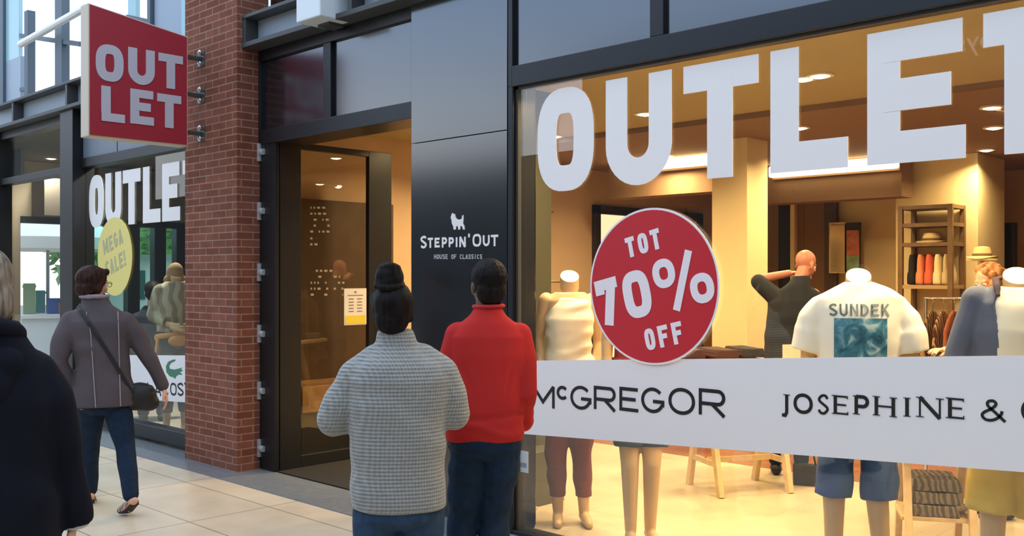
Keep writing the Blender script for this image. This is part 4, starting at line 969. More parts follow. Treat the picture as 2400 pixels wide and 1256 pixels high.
# ---------------- dressed figures without heads
M_neck = mat('neck_cap', 'f2e8b8', .45)
M_base = mat('brushed_steel', '9a9a98', .3, metal=1)
def mann(name, label, px, y, turn, pose, mskin=M_mann, tz=1.635, zs=1.075):
    p = plane(px, HZ, y); tz = tz / zs
    t = thing(name, label, 'mannequin', (p.x, y, 0), yaw(px) + math.pi + turn, group=None); t.scale = (1, 1, zs)
    b = MB(); nx = pose.get('nx', 0)
    torso(b, [(.82, 0, 0, .15, .10), (.95, 0, 0, .15, .105), (1.1, 0, 0, .12, .09), (1.28, 0, 0, .15, .105), (1.4, 0, 0, .16, .085), (1.45, 0, 0, .10, .065)])
    limb(b, [(0, -.012, 1.42), (nx, -.012, tz - .12)], [.06, .055])
    for s in (-1, 1):
        sh, el, wr = pose['arm'][s]; limb(b, [sh, el, wr], [.05, .038, .026])
        d = (Vector(wr) - Vector(el)).normalized(); hand(b, wr, d + Vector((0, .15, 0)), (-s, .1, 0), -s, .3)
        hp, kn, an = pose['leg'][s]; limb(b, [hp, kn, an], [.088, .056, .036])
        limb(b, [(an[0], an[1] - .03, .045), (an[0] * 1.1, an[1] + .07, .04), (an[0] * 1.18, an[1] + .15, .022)], [.033, .036, .026])
    obj('body', bake(b, .0075, 4), mskin, t, local=True)
    b = MB(); n = 28; tl = .62; r = .062; U_ = Vector((1, 0, 0)); V_ = Vector((0, math.cos(tl), -math.sin(tl) / zs)); W_ = Vector((0, math.sin(tl), math.cos(tl)))
    c = Vector((nx, 0, tz - .005)); b.prism([c + U_ * r * math.cos(2 * math.pi * i / n) + V_ * r * 1.1 * math.sin(2 * math.pi * i / n) for i in range(n)], (0, -.008, -.075))
    b.mi = [0] + [1] * (len(b.f) - 1); obj('neck_cap', b, [M_neck, mskin], t, local=True, bevel=.003)
    return t
def garment(t, name, rings, arms, m, vox=.009, amp=.008, k=28, sub=None):
    b = MB(); torso(b, rings)
    for pts, rs in arms:
        q, e = Vector(pts[-2]), Vector(pts[-1]); d = (e - q).normalized(); r1 = rs[-1]
        limb(b, list(pts[:-1]) + [e - d * r1], rs); b.sleeve([e - d * r1 * 1.3, e], [rs[-1], rs[-1] * 1.02], 20)
    return obj(name, bake(b, vox, 5, amp, 7, folds(amp * .9, k)), m, t, local=True)
ST = {-1: ((-.08, 0, .86), (-.085, .02, .47), (-.09, -.02, .08)), 1: ((.08, 0, .86), (.085, .02, .47), (.09, -.02, .08))}
# A, left: pale sleeveless top, maroon trousers (local +x is the photo's left)
pa = dict(arm={1: ((.155, 0, 1.40), (.205, -.05, 1.16), (.185, .03, .93)), -1: ((-.155, 0, 1.40), (-.2, -.04, 1.14), (-.16, .04, .93))},
          leg={1: ((.075, 0, .86), (.09, .02, .47), (.075, -.02, .08)), -1: ((-.075, 0, .86), (-.075, .03, .47), (-.095, .0, .08))})
tA = mann('mannequin', 'headless mannequin in a pale sleeveless top and maroon trousers beside the door panel', 1335, .44, .1, pa, zs=1.05)
M_ctop = mat('pale_top', 'efe6cc', .8)
garment(tA, 'top', [(1.02, 0, .0, .165, .118), (1.1, 0, 0, .145, .112), (1.28, 0, .005, .165, .125), (1.36, 0, 0, .15, .108), (1.42, 0, 0, .125, .09)], [], M_ctop, amp=.011, k=70)
garment(tA, 'trousers', [(.82, 0, 0, .16, .115), (.95, 0, 0, .163, .118), (1.04, 0, 0, .14, .105)], [(((.078, 0, .82), (.09, .02, .47), (.077, -.015, .17)), (.098, .075, .058)), (((-.078, 0, .82), (-.077, .03, .47), (-.094, .0, .17)), (.098, .075, .058))], mat('maroon_cloth', '6e3230', .85))
# B, behind the round sticker: red top, dark shorts, bare legs
pb = dict(arm={1: ((.155, 0, 1.40), (.2, .0, 1.15), (.215, .06, .93)), -1: ((-.155, 0, 1.40), (-.2, 0, 1.15), (-.2, .06, .93))}, leg={1: ((.075, 0, .86), (.07, .04, .47), (.055, -.01, .08)), -1: ((-.075, 0, .86), (-.06, .06, .47), (-.075, -.06, .08))})
tB = mann('mannequin', 'bare-legged headless mannequin mostly hidden behind the round red sticker', 1500, .34, .2, pb)
garment(tB, 'shirt', [(.93, 0, 0, .175, .125), (1.1, 0, 0, .15, .11), (1.28, 0, 0, .17, .125), (1.4, 0, 0, .165, .1), (1.46, 0, 0, .1, .075)], [(((.15, 0, 1.4), (.19, 0, 1.22)), (.066, .062)), (((-.15, 0, 1.4), (-.19, 0, 1.22)), (.066, .062))], mat('red_shirt', 'a8322c', .85))
garment(tB, 'shorts', [(.82, 0, 0, .165, .12), (.97, 0, 0, .155, .115)], [(((.08, 0, .82), (.078, .03, .56)), (.092, .092)), (((-.08, 0, .82), (-.072, .03, .56)), (.092, .092))], mat('dark_shorts', '2f3a44', .85))
# C: white printed tee, blue shorts
pc = dict(arm={1: ((.16, 0, 1.35), (.245, -.02, 1.15), (.26, .05, .92)), -1: ((-.16, 0, 1.35), (-.25, -.02, 1.15), (-.255, .06, .92))}, leg={1: ((.085, 0, .86), (.12, .03, .47), (.12, -.02, .08)), -1: ((-.085, 0, .86), (-.085, .05, .47), (-.12, .02, .08))})
tC = mann('mannequin', 'headless mannequin in a white printed t-shirt and blue shorts', 2012, .34, .08, pc)
tee = garment(tC, 'tshirt', [(.86, 0, 0, .21, .135), (.95, 0, 0, .205, .135), (1.12, 0, 0, .195, .13), (1.28, 0, 0, .205, .14), (1.36, 0, 0, .222, .122), (1.415, 0, 0, .218, .10), (1.445, 0, 0, .16, .088), (1.475, 0, 0, .092, .078), (1.487, 0, 0, .07, .07)], [(((.185, 0, 1.365), (.225, -.008, 1.30), (.25, -.015, 1.155)), (.062, .074, .084)), (((-.185, 0, 1.365), (-.228, -.008, 1.30), (-.254, -.015, 1.155)), (.062, .074, .084))], mat('white_cotton', 'f3f0e6', .85), amp=.007)
from mathutils.bvhtree import BVHTree
def patch_on(o, m, x0, x1, z0, z1, name, parent, shapes=None, n=22):
    me = o.data; bv = BVHTree.FromPolygons([v.co for v in me.vertices], [p.vertices for p in me.polygons]); mb = MB()
    def hit(x, z):
        h = bv.ray_cast(Vector((x, 1, z)), Vector((0, -1, 0)))[0]; return Vector((x, (h.y if h else .1) + .003, z))
    if shapes is None:
        vs = [hit(x0 + (x1 - x0) * i / n, z0 + (z1 - z0) * j / n) for j in range(n + 1) for i in range(n + 1)]
        mb.add(vs, [(j * (n + 1) + i, j * (n + 1) + i + 1, (j + 1) * (n + 1) + i + 1, (j + 1) * (n + 1) + i) for j in range(n) for i in range(n)])
        mb.add([v - Vector((0, .002, 0)) for v in vs], [(j * (n + 1) + i, (j + 1) * (n + 1) + i, (j + 1) * (n + 1) + i + 1, j * (n + 1) + i + 1) for j in range(n) for i in range(n)])
    else:
        tmp = MB(); shapes(tmp); mb.v = [hit(v.x, v.z) + Vector((0, v.y, 0)) for v in tmp.v]; mb.f = tmp.f; mb.mi = tmp.mi
    return obj(name, mb, m, parent, local=True, fix=shapes is not None)
def wave_mat():
    m = mat('sea_photo', '3a6f86', .8); nt = m.node_tree; n = nt.nodes; l = nt.links; b_ = n['Principled BSDF']
    tc = n.new('ShaderNodeTexCoord'); nz = n.new('ShaderNodeTexNoise'); nz.inputs['Scale'].default_value = 14; nz.inputs['Detail'].default_value = 6; nz.inputs['Distortion'].default_value = 1.2
    l.new(tc.outputs['Object'], nz.inputs['Vector']); r = n.new('ShaderNodeValToRGB'); e = r.color_ramp.elements
    e[0].position = .35; e[0].color = lin('1f5068'); e[1].position = .72; e[1].color = lin('b8d3d6'); k = e.new(.55); k.color = lin('4484a0')
    l.new(nz.outputs['Fac'], r.inputs[0]); l.new(r.outputs[0], b_.inputs['Base Color']); return m
patch_on(tee, wave_mat(), -.125, .125, 1.06, 1.318, 'photo_print', tee)
FL = (Vector((.148, 0, 1.328)), Vector((-1, 0, 0)), FV, Vector((0, 1, 0)))
patch_on(tee, mat('tee_print', '8c9a98', .8), 0, 0, 0, 0, 'lettering', tee, lambda mb: word(mb, 'SUNDEK', 0, 0, .056, .0095, FL, .68, .2, d=.0))
garment(tC, 'shorts', [(.80, 0, 0, .17, .12), (.95, 0, 0, .17, .12)], [(((.09, 0, .82), (.125, .03, .475)), (.086, .092)), (((-.09, 0, .82), (-.098, .04, .465)), (.086, .092))], mat('blue_shorts', '2f4f86', .8))
# D: blue-grey jacket over white shirt, yellow shorts
pd = dict(arm={1: ((.175, 0, 1.41), (.25, -.02, 1.16), (.255, .06, .93)), -1: ((-.175, 0, 1.41), (-.25, -.02, 1.16), (-.25, .06, .93))}, leg={1: ((.085, 0, .86), (.105, .03, .47), (.11, -.02, .08)), -1: ((-.085, 0, .86), (-.09, .05, .47), (-.12, .02, .08))})
tD = mann('mannequin', 'headless mannequin in a blue-grey jacket, white shirt and yellow shorts at the right edge', 2385, .36, .12, pd)
garment(tD, 'shirt', [(.85, 0, .01, .175, .13), (1.1, 0, .012, .16, .13), (1.28, 0, .012, .17, .14), (1.4, 0, .005, .165, .108), (1.47, 0, 0, .085, .075)], [], mat('white_shirt', 'efe8d2', .85))
M_jac = mat('blue_grey_jacket', '596075', .85)
b = MB(); prof = [(.84, .205, .15), (1.1, .188, .146), (1.28, .2, .15), (1.40, .19, .122), (1.47, .11, .09)]
def opened(r, gap):
    pts = []; n = 40
    z, rx, ry = r
    for i in range(n + 1):
        a = math.radians(90 + gap) + math.radians(360 - 2 * gap) * i / n; pts.append(Vector((rx * math.cos(a), ry * math.sin(a) + .004, z)))
    for i in range(n, -1, -1):
        a = math.radians(90 + gap) + math.radians(360 - 2 * gap) * i / n; pts.append(Vector(((rx - .018) * math.cos(a), (ry - .018) * math.sin(a) + .004, z)))
    return pts
b.loft([opened(r, g_) for r, g_ in zip(prof, (38, 30, 26, 34, 46))])
for s in (-1, 1): limb(b, [(s * .165, 0, 1.4), (s * .245, -.01, 1.17), (s * .252, .05, .98)], [.072, .066, .054])
jk = obj('jacket', bake(b, .009, 3, .006, 7, folds(.007, 26)), M_jac, tD, local=True)
b = MB()
for s in (-1, 1): b.tube([(0, -.085, 1.50), (s * .06, -.065, 1.505), (s * .09, 0, 1.50), (s * .092, .06, 1.47), (s * .09, .10, 1.425)], [.016, .018, .018, .018, .012], 8, 1., .6)
obj('collar', bake(b, .007, 3), mat('plum_lining', '3b2b3a', .85), jk, local=True)
garment(tD, 'shorts', [(.8, 0, 0, .185, .132), (.95, 0, 0, .17, .12)], [(((.092, 0, .82), (.118, .03, .51)), (.1, .106)), (((-.092, 0, .82), (-.1, .03, .49)), (.1, .106))], mat('yellow_shorts', 'd9b94a', .8))
# E: farther window figure in a khaki hooded jacket
pe = dict(arm={1: ((.16, 0, 1.36), (.23, -.02, 1.12), (.1, .17, 1.06)), -1: ((-.16, 0, 1.36), (-.22, -.02, 1.12), (-.1, .17, 1.06))}, leg=ST)
tE = mann('mannequin', 'headless mannequin in a khaki hooded jacket behind the farther window', 412, .45, .2, pe, tz=1.66)
garment(tE, 'jacket', [(.98, 0, 0, .19, .14), (1.12, 0, 0, .185, .14), (1.28, 0, 0, .2, .145), (1.4, 0, 0, .18, .11), (1.47, 0, 0, .11, .1)], [(((.155, 0, 1.38), (.225, -.01, 1.15), (.12, .15, 1.08)), (.075, .068, .055)), (((-.155, 0, 1.38), (-.22, -.01, 1.15), (-.12, .15, 1.08)), (.075, .068, .055))], spots_mat('camouflage_cloth', 'b3a98f', '8f8670', 3.2))
b = MB(); b.ball((0, -.03, 1.55), (.085, .085, .10)); b.cap((-.06, -.03, 1.48), (.06, -.03, 1.48), .055, .055)
obj('hood', bake(b, .008, 4, .01, 9), mat('tan_hood', '9c7a52', .85), tE, local=True)
garment(tE, 'trousers', [(.82, 0, 0, .17, .12), (.99, 0, 0, .165, .118)], [(((.08, 0, .82), (.085, .02, .45), (.09, -.01, .2)), (.1, .078, .062)), (((-.08, 0, .82), (-.085, .02, .45), (-.09, -.01, .2)), (.1, .078, .062))], mat('grey_green_cloth', '4d554e', .85))
def fill_spot(px, y, w, label):  # fill lamp added to brighten a bay of the farther shop
    p = plane(px, HZ, y); t = downlight(Vector((p.x, p.y, 0)), 3.38, w, label); t['group'] = 'added fill spots in the farther shop'
    for c in t.children:
        if c.type == 'LIGHT': c.data.color = (1, .93, .82)
fill_spot(412, .75, 80, 'added fill spot brightening the khaki mannequin in the farther shop')
fill_spot(120, 1.2, 30, 'added fill spot brightening the left bay of the farther shop')
MPE = MW[tE.name]
t = thing('belt_bag', 'tan belt bag slung around the khaki mannequin behind the farther window', 'bag', MPE @ Vector((0, .02, 1.0)), yaw(412) + math.pi + .2)
b = MB(); b.tube([(.205 * math.cos(a), .16 * math.sin(a), .03 * math.sin(a)) for a in [k * math.pi / 16 for k in range(33)]], .03, 8, .5, 1.); obj('strap', b, mat('tan_leather', 'c58a3e', .5), t, local=True, smooth=True)
b = MB(); b.ball((.02, .19, -.03), (.10, .035, .06)); obj('pouch', b, MATS['tan_leather'], t, local=True, smooth=True)
b = MB(); b.tube([(.19, .05, 0), (.215, .06, -.2), (.2, .06, -.42)], .018, 8); obj('tail_strap', b, MATS['tan_leather'], t, local=True, smooth=True)

# ---------------- trestle tables
def trestle(label, c, rz, L, Wd, H, spread):
    t = thing('trestle_table', label, 'table', (c.x, c.y, 0), rz)
    obj('tabletop', MB().box((-L / 2, -Wd / 2, H - .035), (L / 2, Wd / 2, H)), M_wood, t, local=True, bevel=.004)
    for sx in (-1, 1):
        x = sx * (L / 2 - .22)
        for sy in (-1, 1):
            obj('leg', MB().bar((x, sy * .05, H - .035), (x, sy * spread, 0), .055, .04, (1, 0, 0)), M_wood, t, local=True, bevel=.003)
        obj('crossbar', MB().bar((x, -spread * .74, H * .27), (x, spread * .74, H * .27), .03, .04), M_wood, t, local=True)
    obj('stretcher', MB().bar((-L / 2 + .22, 0, H * .27), (L / 2 - .22, 0, H * .27), .03, .04), M_wood, t, local=True)
    return t
tc1 = spot(1731, 7.465)
tT1 = trestle('pale trestle table between the round sticker and the white t-shirt mannequin', tc1, yaw(1731) + .52, 1.02, .66, .86, .25)
tc2 = spot(2190, 5.75)
tT2 = trestle('pale trestle table between the blue shorts and the yellow shorts', tc2, yaw(2190) + .15, .78, .62, .86, .27)
def folded(name, label, c, size, rz, m, cat='clothes', group=None):
    t = MB(); w, d, h = size
    for k in range(3): t.cap((-w / 2 + h * .2, 0, h * (.2 + .3 * k)), (w / 2 - h * .2, 0, h * (.2 + .3 * k)), h * .2, h * .2, d / (h * .4), 1., (0, 0, 1), 20) if 0 else t.box((-w / 2 + .008 * k, -d / 2, h * k / 3), (w / 2 - .006 * k, d / 2, h * (k + 1) / 3 - .002))
    me = bake(t, max(.006, h / 9), 3, .006, 9); o = obj(name, me, m, None, local=True)
    o.location = c; o.rotation_euler = (0, 0, rz); MW[o.name] = Matrix.Translation(c) @ Matrix.Rotation(rz, 4, 'Z')
    return tag(o, label, cat, group)
A1 = MW[tT1.name]; r1 = yaw(1731) + .52
fold_cols = [('dark_maroon', '3a1c20'), ('black_cloth', '1c1a1c'), ('plum_cloth', '4a2a30'), ('grey_cloth', '77706a'), ('dark_brown_cloth', '35241e')]
fm_ = [mat(n_, c_, .9) for n_, c_ in fold_cols]
rows = [(-.40, .08, .0, 0, 'folded dark maroon garment at the left end of the farther table'), (-.18, .0, .0, 4, 'folded dark brown garment second from the left on the farther table'), (-.18, .0, .075, 2, 'folded plum garment on top of the dark brown one on the farther table'), (.08, .06, .0, 1, 'folded black garment in the middle of the farther table'), (.33, .12, .0, 3, 'folded grey garment near the white card on the farther table'), (-.40, .08, .075, 1, 'folded black garment on top of the maroon one at the table end'), (-.40, .08, .15, 0, 'folded maroon garment topmost at the left end of the farther table'), (-.18, .0, .15, 4, 'folded dark brown garment topmost of the second pile on the farther table'), (.08, .06, .075, 0, 'folded maroon garment on the black one in the middle of the farther table'), (.08, .06, .15, 1, 'folded black garment topmost in the middle of the farther table')]
for x, y, z, k, lb in rows:
    folded('folded_garment', lb, A1 @ Vector((x, y, .862 + z)), (.2, .3, .07), r1 + random.uniform(-.15, .15), fm_[k], 'clothes', 'folded garments on the farther trestle table')
t = thing('price_card', 'blank pale card standing on the farther trestle table', 'card', A1 @ Vector((.36, -.2, .862)), r1)
obj('card', MB().box((-.10, -.004, .02), (.10, .004, .25)), mat('card_pale', 'd6c8b4', .6), t, local=True); obj('foot', MB().box((-.05, -.03, 0), (.05, .03, .022)), M_base, t, local=True)
A2 = MW[tT2.name]; r2 = yaw(2190) + .15
for x, y, z, c_, n_, lb in ((.06, .05, 0, '2c6b3a', 'green_cloth', 'folded green garment on the nearer trestle table'), (.08, .05, .075, 'c8383a', 'bright_red_cloth', 'folded red garment on top of the green one'), (-.2, .0, 0, 'c9a45a', 'mustard_cloth', 'folded mustard garment left of the green one'), (.31, .05, 0, '23222a', 'ink_cloth', 'folded black garment right of the green one'), (-.2, 0, .075, '6f573c', 'taupe_cloth', 'folded taupe garment on top of the mustard one')):
    folded('folded_garment', lb, A2 @ Vector((x, y, .862 + z)), (.2, .28, .07), r2 + random.uniform(-.1, .1), mat(n_, c_, .9), 'clothes', 'folded garments on the nearer trestle table')
# patterned blankets folded on a low shelf board between the trestles
obj('lower_shelf', MB().box((-.20, -.17, .215), (.20, .17, .235)), M_wood, tT2, local=True)
for k in range(3):
    folded('patterned_blanket', ['patterned blanket at the bottom of the pile under the nearer trestle table', 'patterned blanket in the middle of the pile under the nearer trestle table', 'patterned blanket on top of the pile under the nearer trestle table'][k], A2 @ Vector((-.02 + .008 * k, 0, .237 + .074 * k)), (.27, .30, .07), r2, spots_mat('zebra_cloth', '857a66', '5a5040', 9), 'blanket', 'patterned blankets on the low shelf')
# ---------------- framed niche on the left wall, lit yellow niche, red garment, gate, notices
wx = SX0 + .0
n0, n1 = planex(1387, 480, wx), planex(1640, 490, wx); zt_ = n0.z
t = thing('wall_mirror', 'large dark-framed wall panel partly hidden by the round red sticker', 'panel', (wx, (n0.y + n1.y) / 2, .5))
fw = .11
obj('frame', MB().box((wx, n0.y, .5), (wx + .06, n0.y + fw, zt_)).box((wx, n1.y - fw, .5), (wx + .06, n1.y, zt_)).box((wx, n0.y, zt_ - fw), (wx + .06, n1.y, zt_)).box((wx, n0.y, .5), (wx + .06, n1.y, .5 + fw)), mat('dark_wood_frame', '2c2118', .45), t, bevel=.005)
obj('brown_panel', MB().box((wx, n0.y + .9, .5), (wx + .02, n1.y - fw, zt_ - .05)), mat('umber_panel', '5e4630', .5), t)
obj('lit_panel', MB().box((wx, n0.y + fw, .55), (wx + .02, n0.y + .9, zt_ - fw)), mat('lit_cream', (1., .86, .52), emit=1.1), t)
t = thing('hanging_garment', 'dark garment hanging in the framed wall panel beside the round sticker', 'clothes', (wx + .1, n0.y + .55, 1.3))
def hanging(t, w, h, m, z=0, thick=.05):
    b = MB(); torso(b, [(z, 0, 0, w * .5, thick), (z + h * .5, 0, 0, w * .47, thick), (z + h * .85, 0, 0, w * .5, thick), (z + h * .96, 0, 0, w * .28, thick * .6), (z + h, 0, 0, w * .1, thick * .4)], 2.2, 24)
    limb(b, [(-w * .42, 0, z + h * .84), (-w * .56, 0, z + h * .35)], [thick * .9, thick * .8]); limb(b, [(w * .42, 0, z + h * .84), (w * .56, 0, z + h * .35)], [thick * .9, thick * .8])
    obj('garment', bake(b, .012, 4, .01, 8), m, t, local=True)
    b = MB(); b.tube([(0, 0, z + h - .01), (0, 0, z + h + .05), (.02, 0, z + h + .075), (.0, 0, z + h + .095), (-.015, 0, z + h + .08)], .004, 6); obj('hook', b, M_chrome, t, local=True)
t.rotation_euler = (0, 0, math.pi / 2); MW[t.name] = Matrix.Translation(t.location) @ Matrix.Rotation(math.pi / 2, 4, 'Z')
hanging(t, .42, .8, mat('umber_cloth', '4a3226', .9))
y0_, y1_ = planex(1200, HZ, wx).y, planex(1231, HZ, wx).y
t = thing('light_box', 'tall bright yellow light panel left of the olive post', 'lamp', (wx, (y0_ + y1_) / 2, 1.5))
zz0, zz1 = planex(1215, 668, wx).z, planex(1215, 488, wx).z
obj('lit_panel', MB().box((wx, y0_ - .5, zz0), (wx + .05, y1_, zz1)), mat('lit_yellow', (1., .82, .22), emit=1.5), t)
obj('frame', MB().box((wx, y0_ - .5, zz0 - .06), (wx + .08, y1_ + .04, zz0)).box((wx, y0_ - .5, zz1), (wx + .08, y1_ + .04, zz1 + .03)).box((wx, y1_, zz0 - .06), (wx + .08, y1_ + .04, zz1 + .03)), M_trimw, t)
p = planex(1211, HZ, wx + .35)
t = thing('hanging_garment', 'dark jacket hanging in front of the yellow light panel', 'clothes', (p.x, p.y - .07, 1.57), math.pi / 2); hanging(t, .42, .7, mat('ink_cloth', '23222a', .9))
t = thing('hanging_garment', 'red garment hanging below the yellow light panel', 'clothes', (p.x + .3, planex(1216, HZ, p.x + .3).y, 1.1), math.pi / 2); hanging(t, .4, .38, mat('red_shirt', 'a8322c', .85))
t = thing('garment_rail', 'steel wall rail carrying the dark jacket and the red garment', 'rail', (wx, p.y, 2.3))
obj('rail', MB().cyl((wx + .35, p.y - .5, 2.36), (wx + .35, p.y + .6, 2.36), .012, 10), M_chrome, t)
for y in (p.y - .45, p.y + .55): obj('bracket', MB().box((wx, y - .01, 2.345), (wx + .36, y + .01, 2.375)), M_chrome, t)
obj('rail', MB().cyl((wx + .65, p.y - .3, 1.57), (wx + .65, p.y + .5, 1.57), .012, 10), M_chrome, t)
for y in (p.y - .25, p.y + .45): obj('bracket', MB().box((wx, y - .01, 1.555), (wx + .66, y + .01, 1.585)), M_chrome, t)
def gate(px0, px1, y, pyt):
    a, c = plane(px0, pyt, y), plane(px1, pyt, y); w = c.x - a.x; z = a.z
    t = thing('security_gate', 'pale curved anti-theft gate standing behind the glass next to the olive post', 'gate', ((a.x + c.x) / 2, y, 0))
    for k, nme in ((0, 'outer_loop'), (1, 'inner_loop')):
        x0, x1, zt2 = a.x + w * .25 * k, c.x - w * .25 * k, z - .09 * k
        obj(nme, MB().tube([(x0, y, .02), (x0, y, zt2 - .04), (x0 + .02, y, zt2), (x1 - .02, y, zt2), (x1, y, zt2 - .04), (x1, y, .02)], .012, 8), mat('gate_pale', 'cfc6b4', .4), t, smooth=True)
    obj('base_plate', MB().box((a.x - .03, y - .06, 0), (c.x + .03, y + .06, .025)), mat('gate_pale', 'cfc6b4', .4), t)
gate(1214, 1240, .5, 735)
q0, q1 = plane(1213, 1103, .03), plane(1241, 1058, .03)
t = thing('notice_sheet', 'small pale notice stuck low on the glass behind the man in red', 'sheet', ((q0.x + q1.x) / 2, .022, q0.z))
obj('sheet', MB().box((q0.x, .0185, q0.z), (q1.x, .020, q1.z)), mat('notice_white', 'c9d2de', .6), t)
obj('print', MB().box((q0.x + .02, .0178, q0.z + .03), (q1.x - .015, .0186, q0.z + .06)), mat('notice_grey', '7d8896', .6), t)
# ---------------- back of the shop: fitting-room front, mirror, picture, shelf unit
yb2 = 7.2
def bk(pa, pb, pyt, pyb, y=yb2, d=.06): 
    a, c = plane(pa, pyt, y), plane(pb, pyt, y); e = plane(pa, pyb, y); return MB().box((a.x, y, e.z), (c.x, y + d, a.z))
t = thing('fitting_room', 'tall dark-framed fitting room behind the bald man', 'cabinet', plane(1900, HZ, yb2).xyz * 1)
t.location.z = 0; MW[t.name] = Matrix.Translation(t.location)
def bkb(pa, pb, zt, zb, y=yb2, d=.06): return MB().box((fx(pa, y), y, zb), (fx(pb, y), y + d, zt))
zt2 = fz(1880, 432, yb2)
obj('opening', bkb(1824, 1852, zt2, 0, yb2 + .06), mat('near_black', '15120f', .7), t)
obj('post', bkb(1852, 1862, zt2, 0, yb2 - .04, .1), M_cream, t)
obj('curtain', bkb(1862, 1932, zt2 - .12, 0, yb2 + .03), mat('curtain_brown', '7a5c3c', .8), t)
obj('header', bkb(1822, 1960, zt2, zt2 - .14, yb2 + .0, .1), mat('near_black', '15120f', .7), t)
obj('side_panel', bkb(1932, 1960, zt2, 0, yb2 - .02), M_brownd, t)
t = thing('wall_mirror', 'narrow tilted mirror left of the small wall picture at the back', 'mirror', (fx(1965, 7.0), 7.0, fz(1965, 640, 7.0)))
obj('glass', bk(1946, 1980, 528, 636, 7.0, .02), mat('mirror_glass', 'cbb79a', .12, metal=1), t); obj('frame', bk(1943, 1983, 522, 640, 7.02, .03), M_wood, t)
t = thing('wall_picture', 'small wall picture in reds and greens above the white t-shirt mannequin', 'picture', (fx(2000, 7.0), 7.0, fz(2000, 640, 7.0)))
obj('frame', bk(1981, 2016, 522, 648, 7.02, .03), mat('dark_wood_frame', '2c2118', .45), t)
obj('print', bk(1984, 2013, 540, 600, 7.0, .02), mat('print_red', 'b3664c', .7, noise_s=9, noise_a=.4), t); obj('mat_board', bk(1984, 2013, 600, 640, 7.0, .02), mat('print_green', '7d9a70', .7, noise_s=9, noise_a=.4), t)
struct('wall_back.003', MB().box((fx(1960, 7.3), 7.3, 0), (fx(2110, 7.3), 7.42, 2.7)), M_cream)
ysf = c2.y - h2 - .42
def sx(px): return fx(px, ysf)
t = thing('shelf_unit', 'open brown shelf unit against the larger shop column', 'shelf', ((sx(2104) + sx(2232)) / 2, ysf, 0))
X0, X1 = sx(2104), sx(2232); ZT_ = fz(2230, 477, ysf)
for x in (X0, X1 - .05):
    for y in (ysf, ysf + .36): obj('post', MB().box((x, y, 0), (x + .05, y + .04, ZT_)), M_dwood, t)
shz = [ZT_, fz(2170, 522, ysf), fz(2170, 568, ysf), fz(2170, 668, ysf), .85, .35]
for z in shz: obj('shelf', MB().box((X0 + .006, ysf + .006, z - .04), (X1 - .006, ysf + .394, z - (.001 if z == ZT_ else 0))), M_dwood if z > 1.9 else mat('shelf_tan', 'a98a62', .6), t)
cols = [('dark', '1e1a1c'), ('salmon', 'dd8a5e'), ('coral', 'd8664a'), ('cream', 'ead9a6'), ('sand', 'c4ad84')]
W_ = (X1 - X0 - .1)
for i, (n_, c_) in enumerate(cols):
    wd = W_ / 5.2; x = X0 + .06 + wd * (i + .5); z = shz[3] + .004
    folded('folded_garment', f'{n_} garment standing folded on the middle shelf of the brown shelf unit', Vector((x, ysf + .2, z)), (wd * .94, .3, shz[2] - shz[3] - .1), 0, mat(n_ + '_knit', c_, .9), 'clothes', 'folded garments in the shelf unit')
for i, (n_, c_, z) in enumerate((('brown', '5b4030', shz[4]), ('taupe', '8a6f50', shz[4]), ('walnut', '6e4e36', shz[5]), ('umber', '4a3226', shz[5]))):
    folded('folded_garment', f'{n_} garment pile low in the brown shelf unit', Vector((X0 + .06 + W_ * (.27 if i % 2 == 0 else .75), ysf + .2, z + .004)), (W_ * .42, .3, .26), 0, mat(n_ + '_pile', c_, .9), 'clothes', 'folded garments in the shelf unit')
def hat(label, c, m, r=.13):
    n = 28; b = MB(); R_ = []
    for rr, h in ((r, .0), (r * 1.02, .008), (r * .62, .022), (r * .58, .07), (r * .5, .105), (r * .2, .115), (.004, .116)): R_.append([Vector((rr * math.cos(2 * math.pi * i / n) * .9, rr * math.sin(2 * math.pi * i / n), h + .012 * math.cos(4 * math.pi * i / n) * (rr > r * .9))) for i in range(n)])
    t = thing('hat', label, 'hat', c); obj('crown', b.loft(R_), m, t, local=True, smooth='auto')
    b = MB(); b.tube([(r * .62 * math.cos(a) * .9, r * .62 * math.sin(a), .035) for a in [k * math.pi / 12 for k in range(25)]], .012, 6, .4, 1); obj('band', b, M_dwood, t, local=True, smooth=True)
hat('pale hat on the second shelf from the top of the brown unit', Vector(((X0 + X1) / 2, ysf + .2, shz[2] + .002)), mat('straw', 'd9bd86', .8), .17)
# hat stand table beside the column with a straw hat
p = spot(2302, 9.3)
t = thing('display_stand', 'slim round stand carrying a straw hat in front of the larger column', 'stand', p)
obj('pole', MB().cyl((p.x, p.y, .02), (p.x, p.y, 1.78), .02), M_wood, t, smooth='auto'); obj('base', MB().cyl((p.x, p.y, 0), (p.x, p.y, .025), .17, 28), M_wood, t, smooth='auto'); obj('plate', MB().cyl((p.x, p.y, 1.78), (p.x, p.y, 1.80), .14, 28), M_wood, t, smooth='auto')
hat('straw hat on the slim round stand in front of the larger column', Vector((p.x, p.y, 1.802)), MATS['straw'], .15)
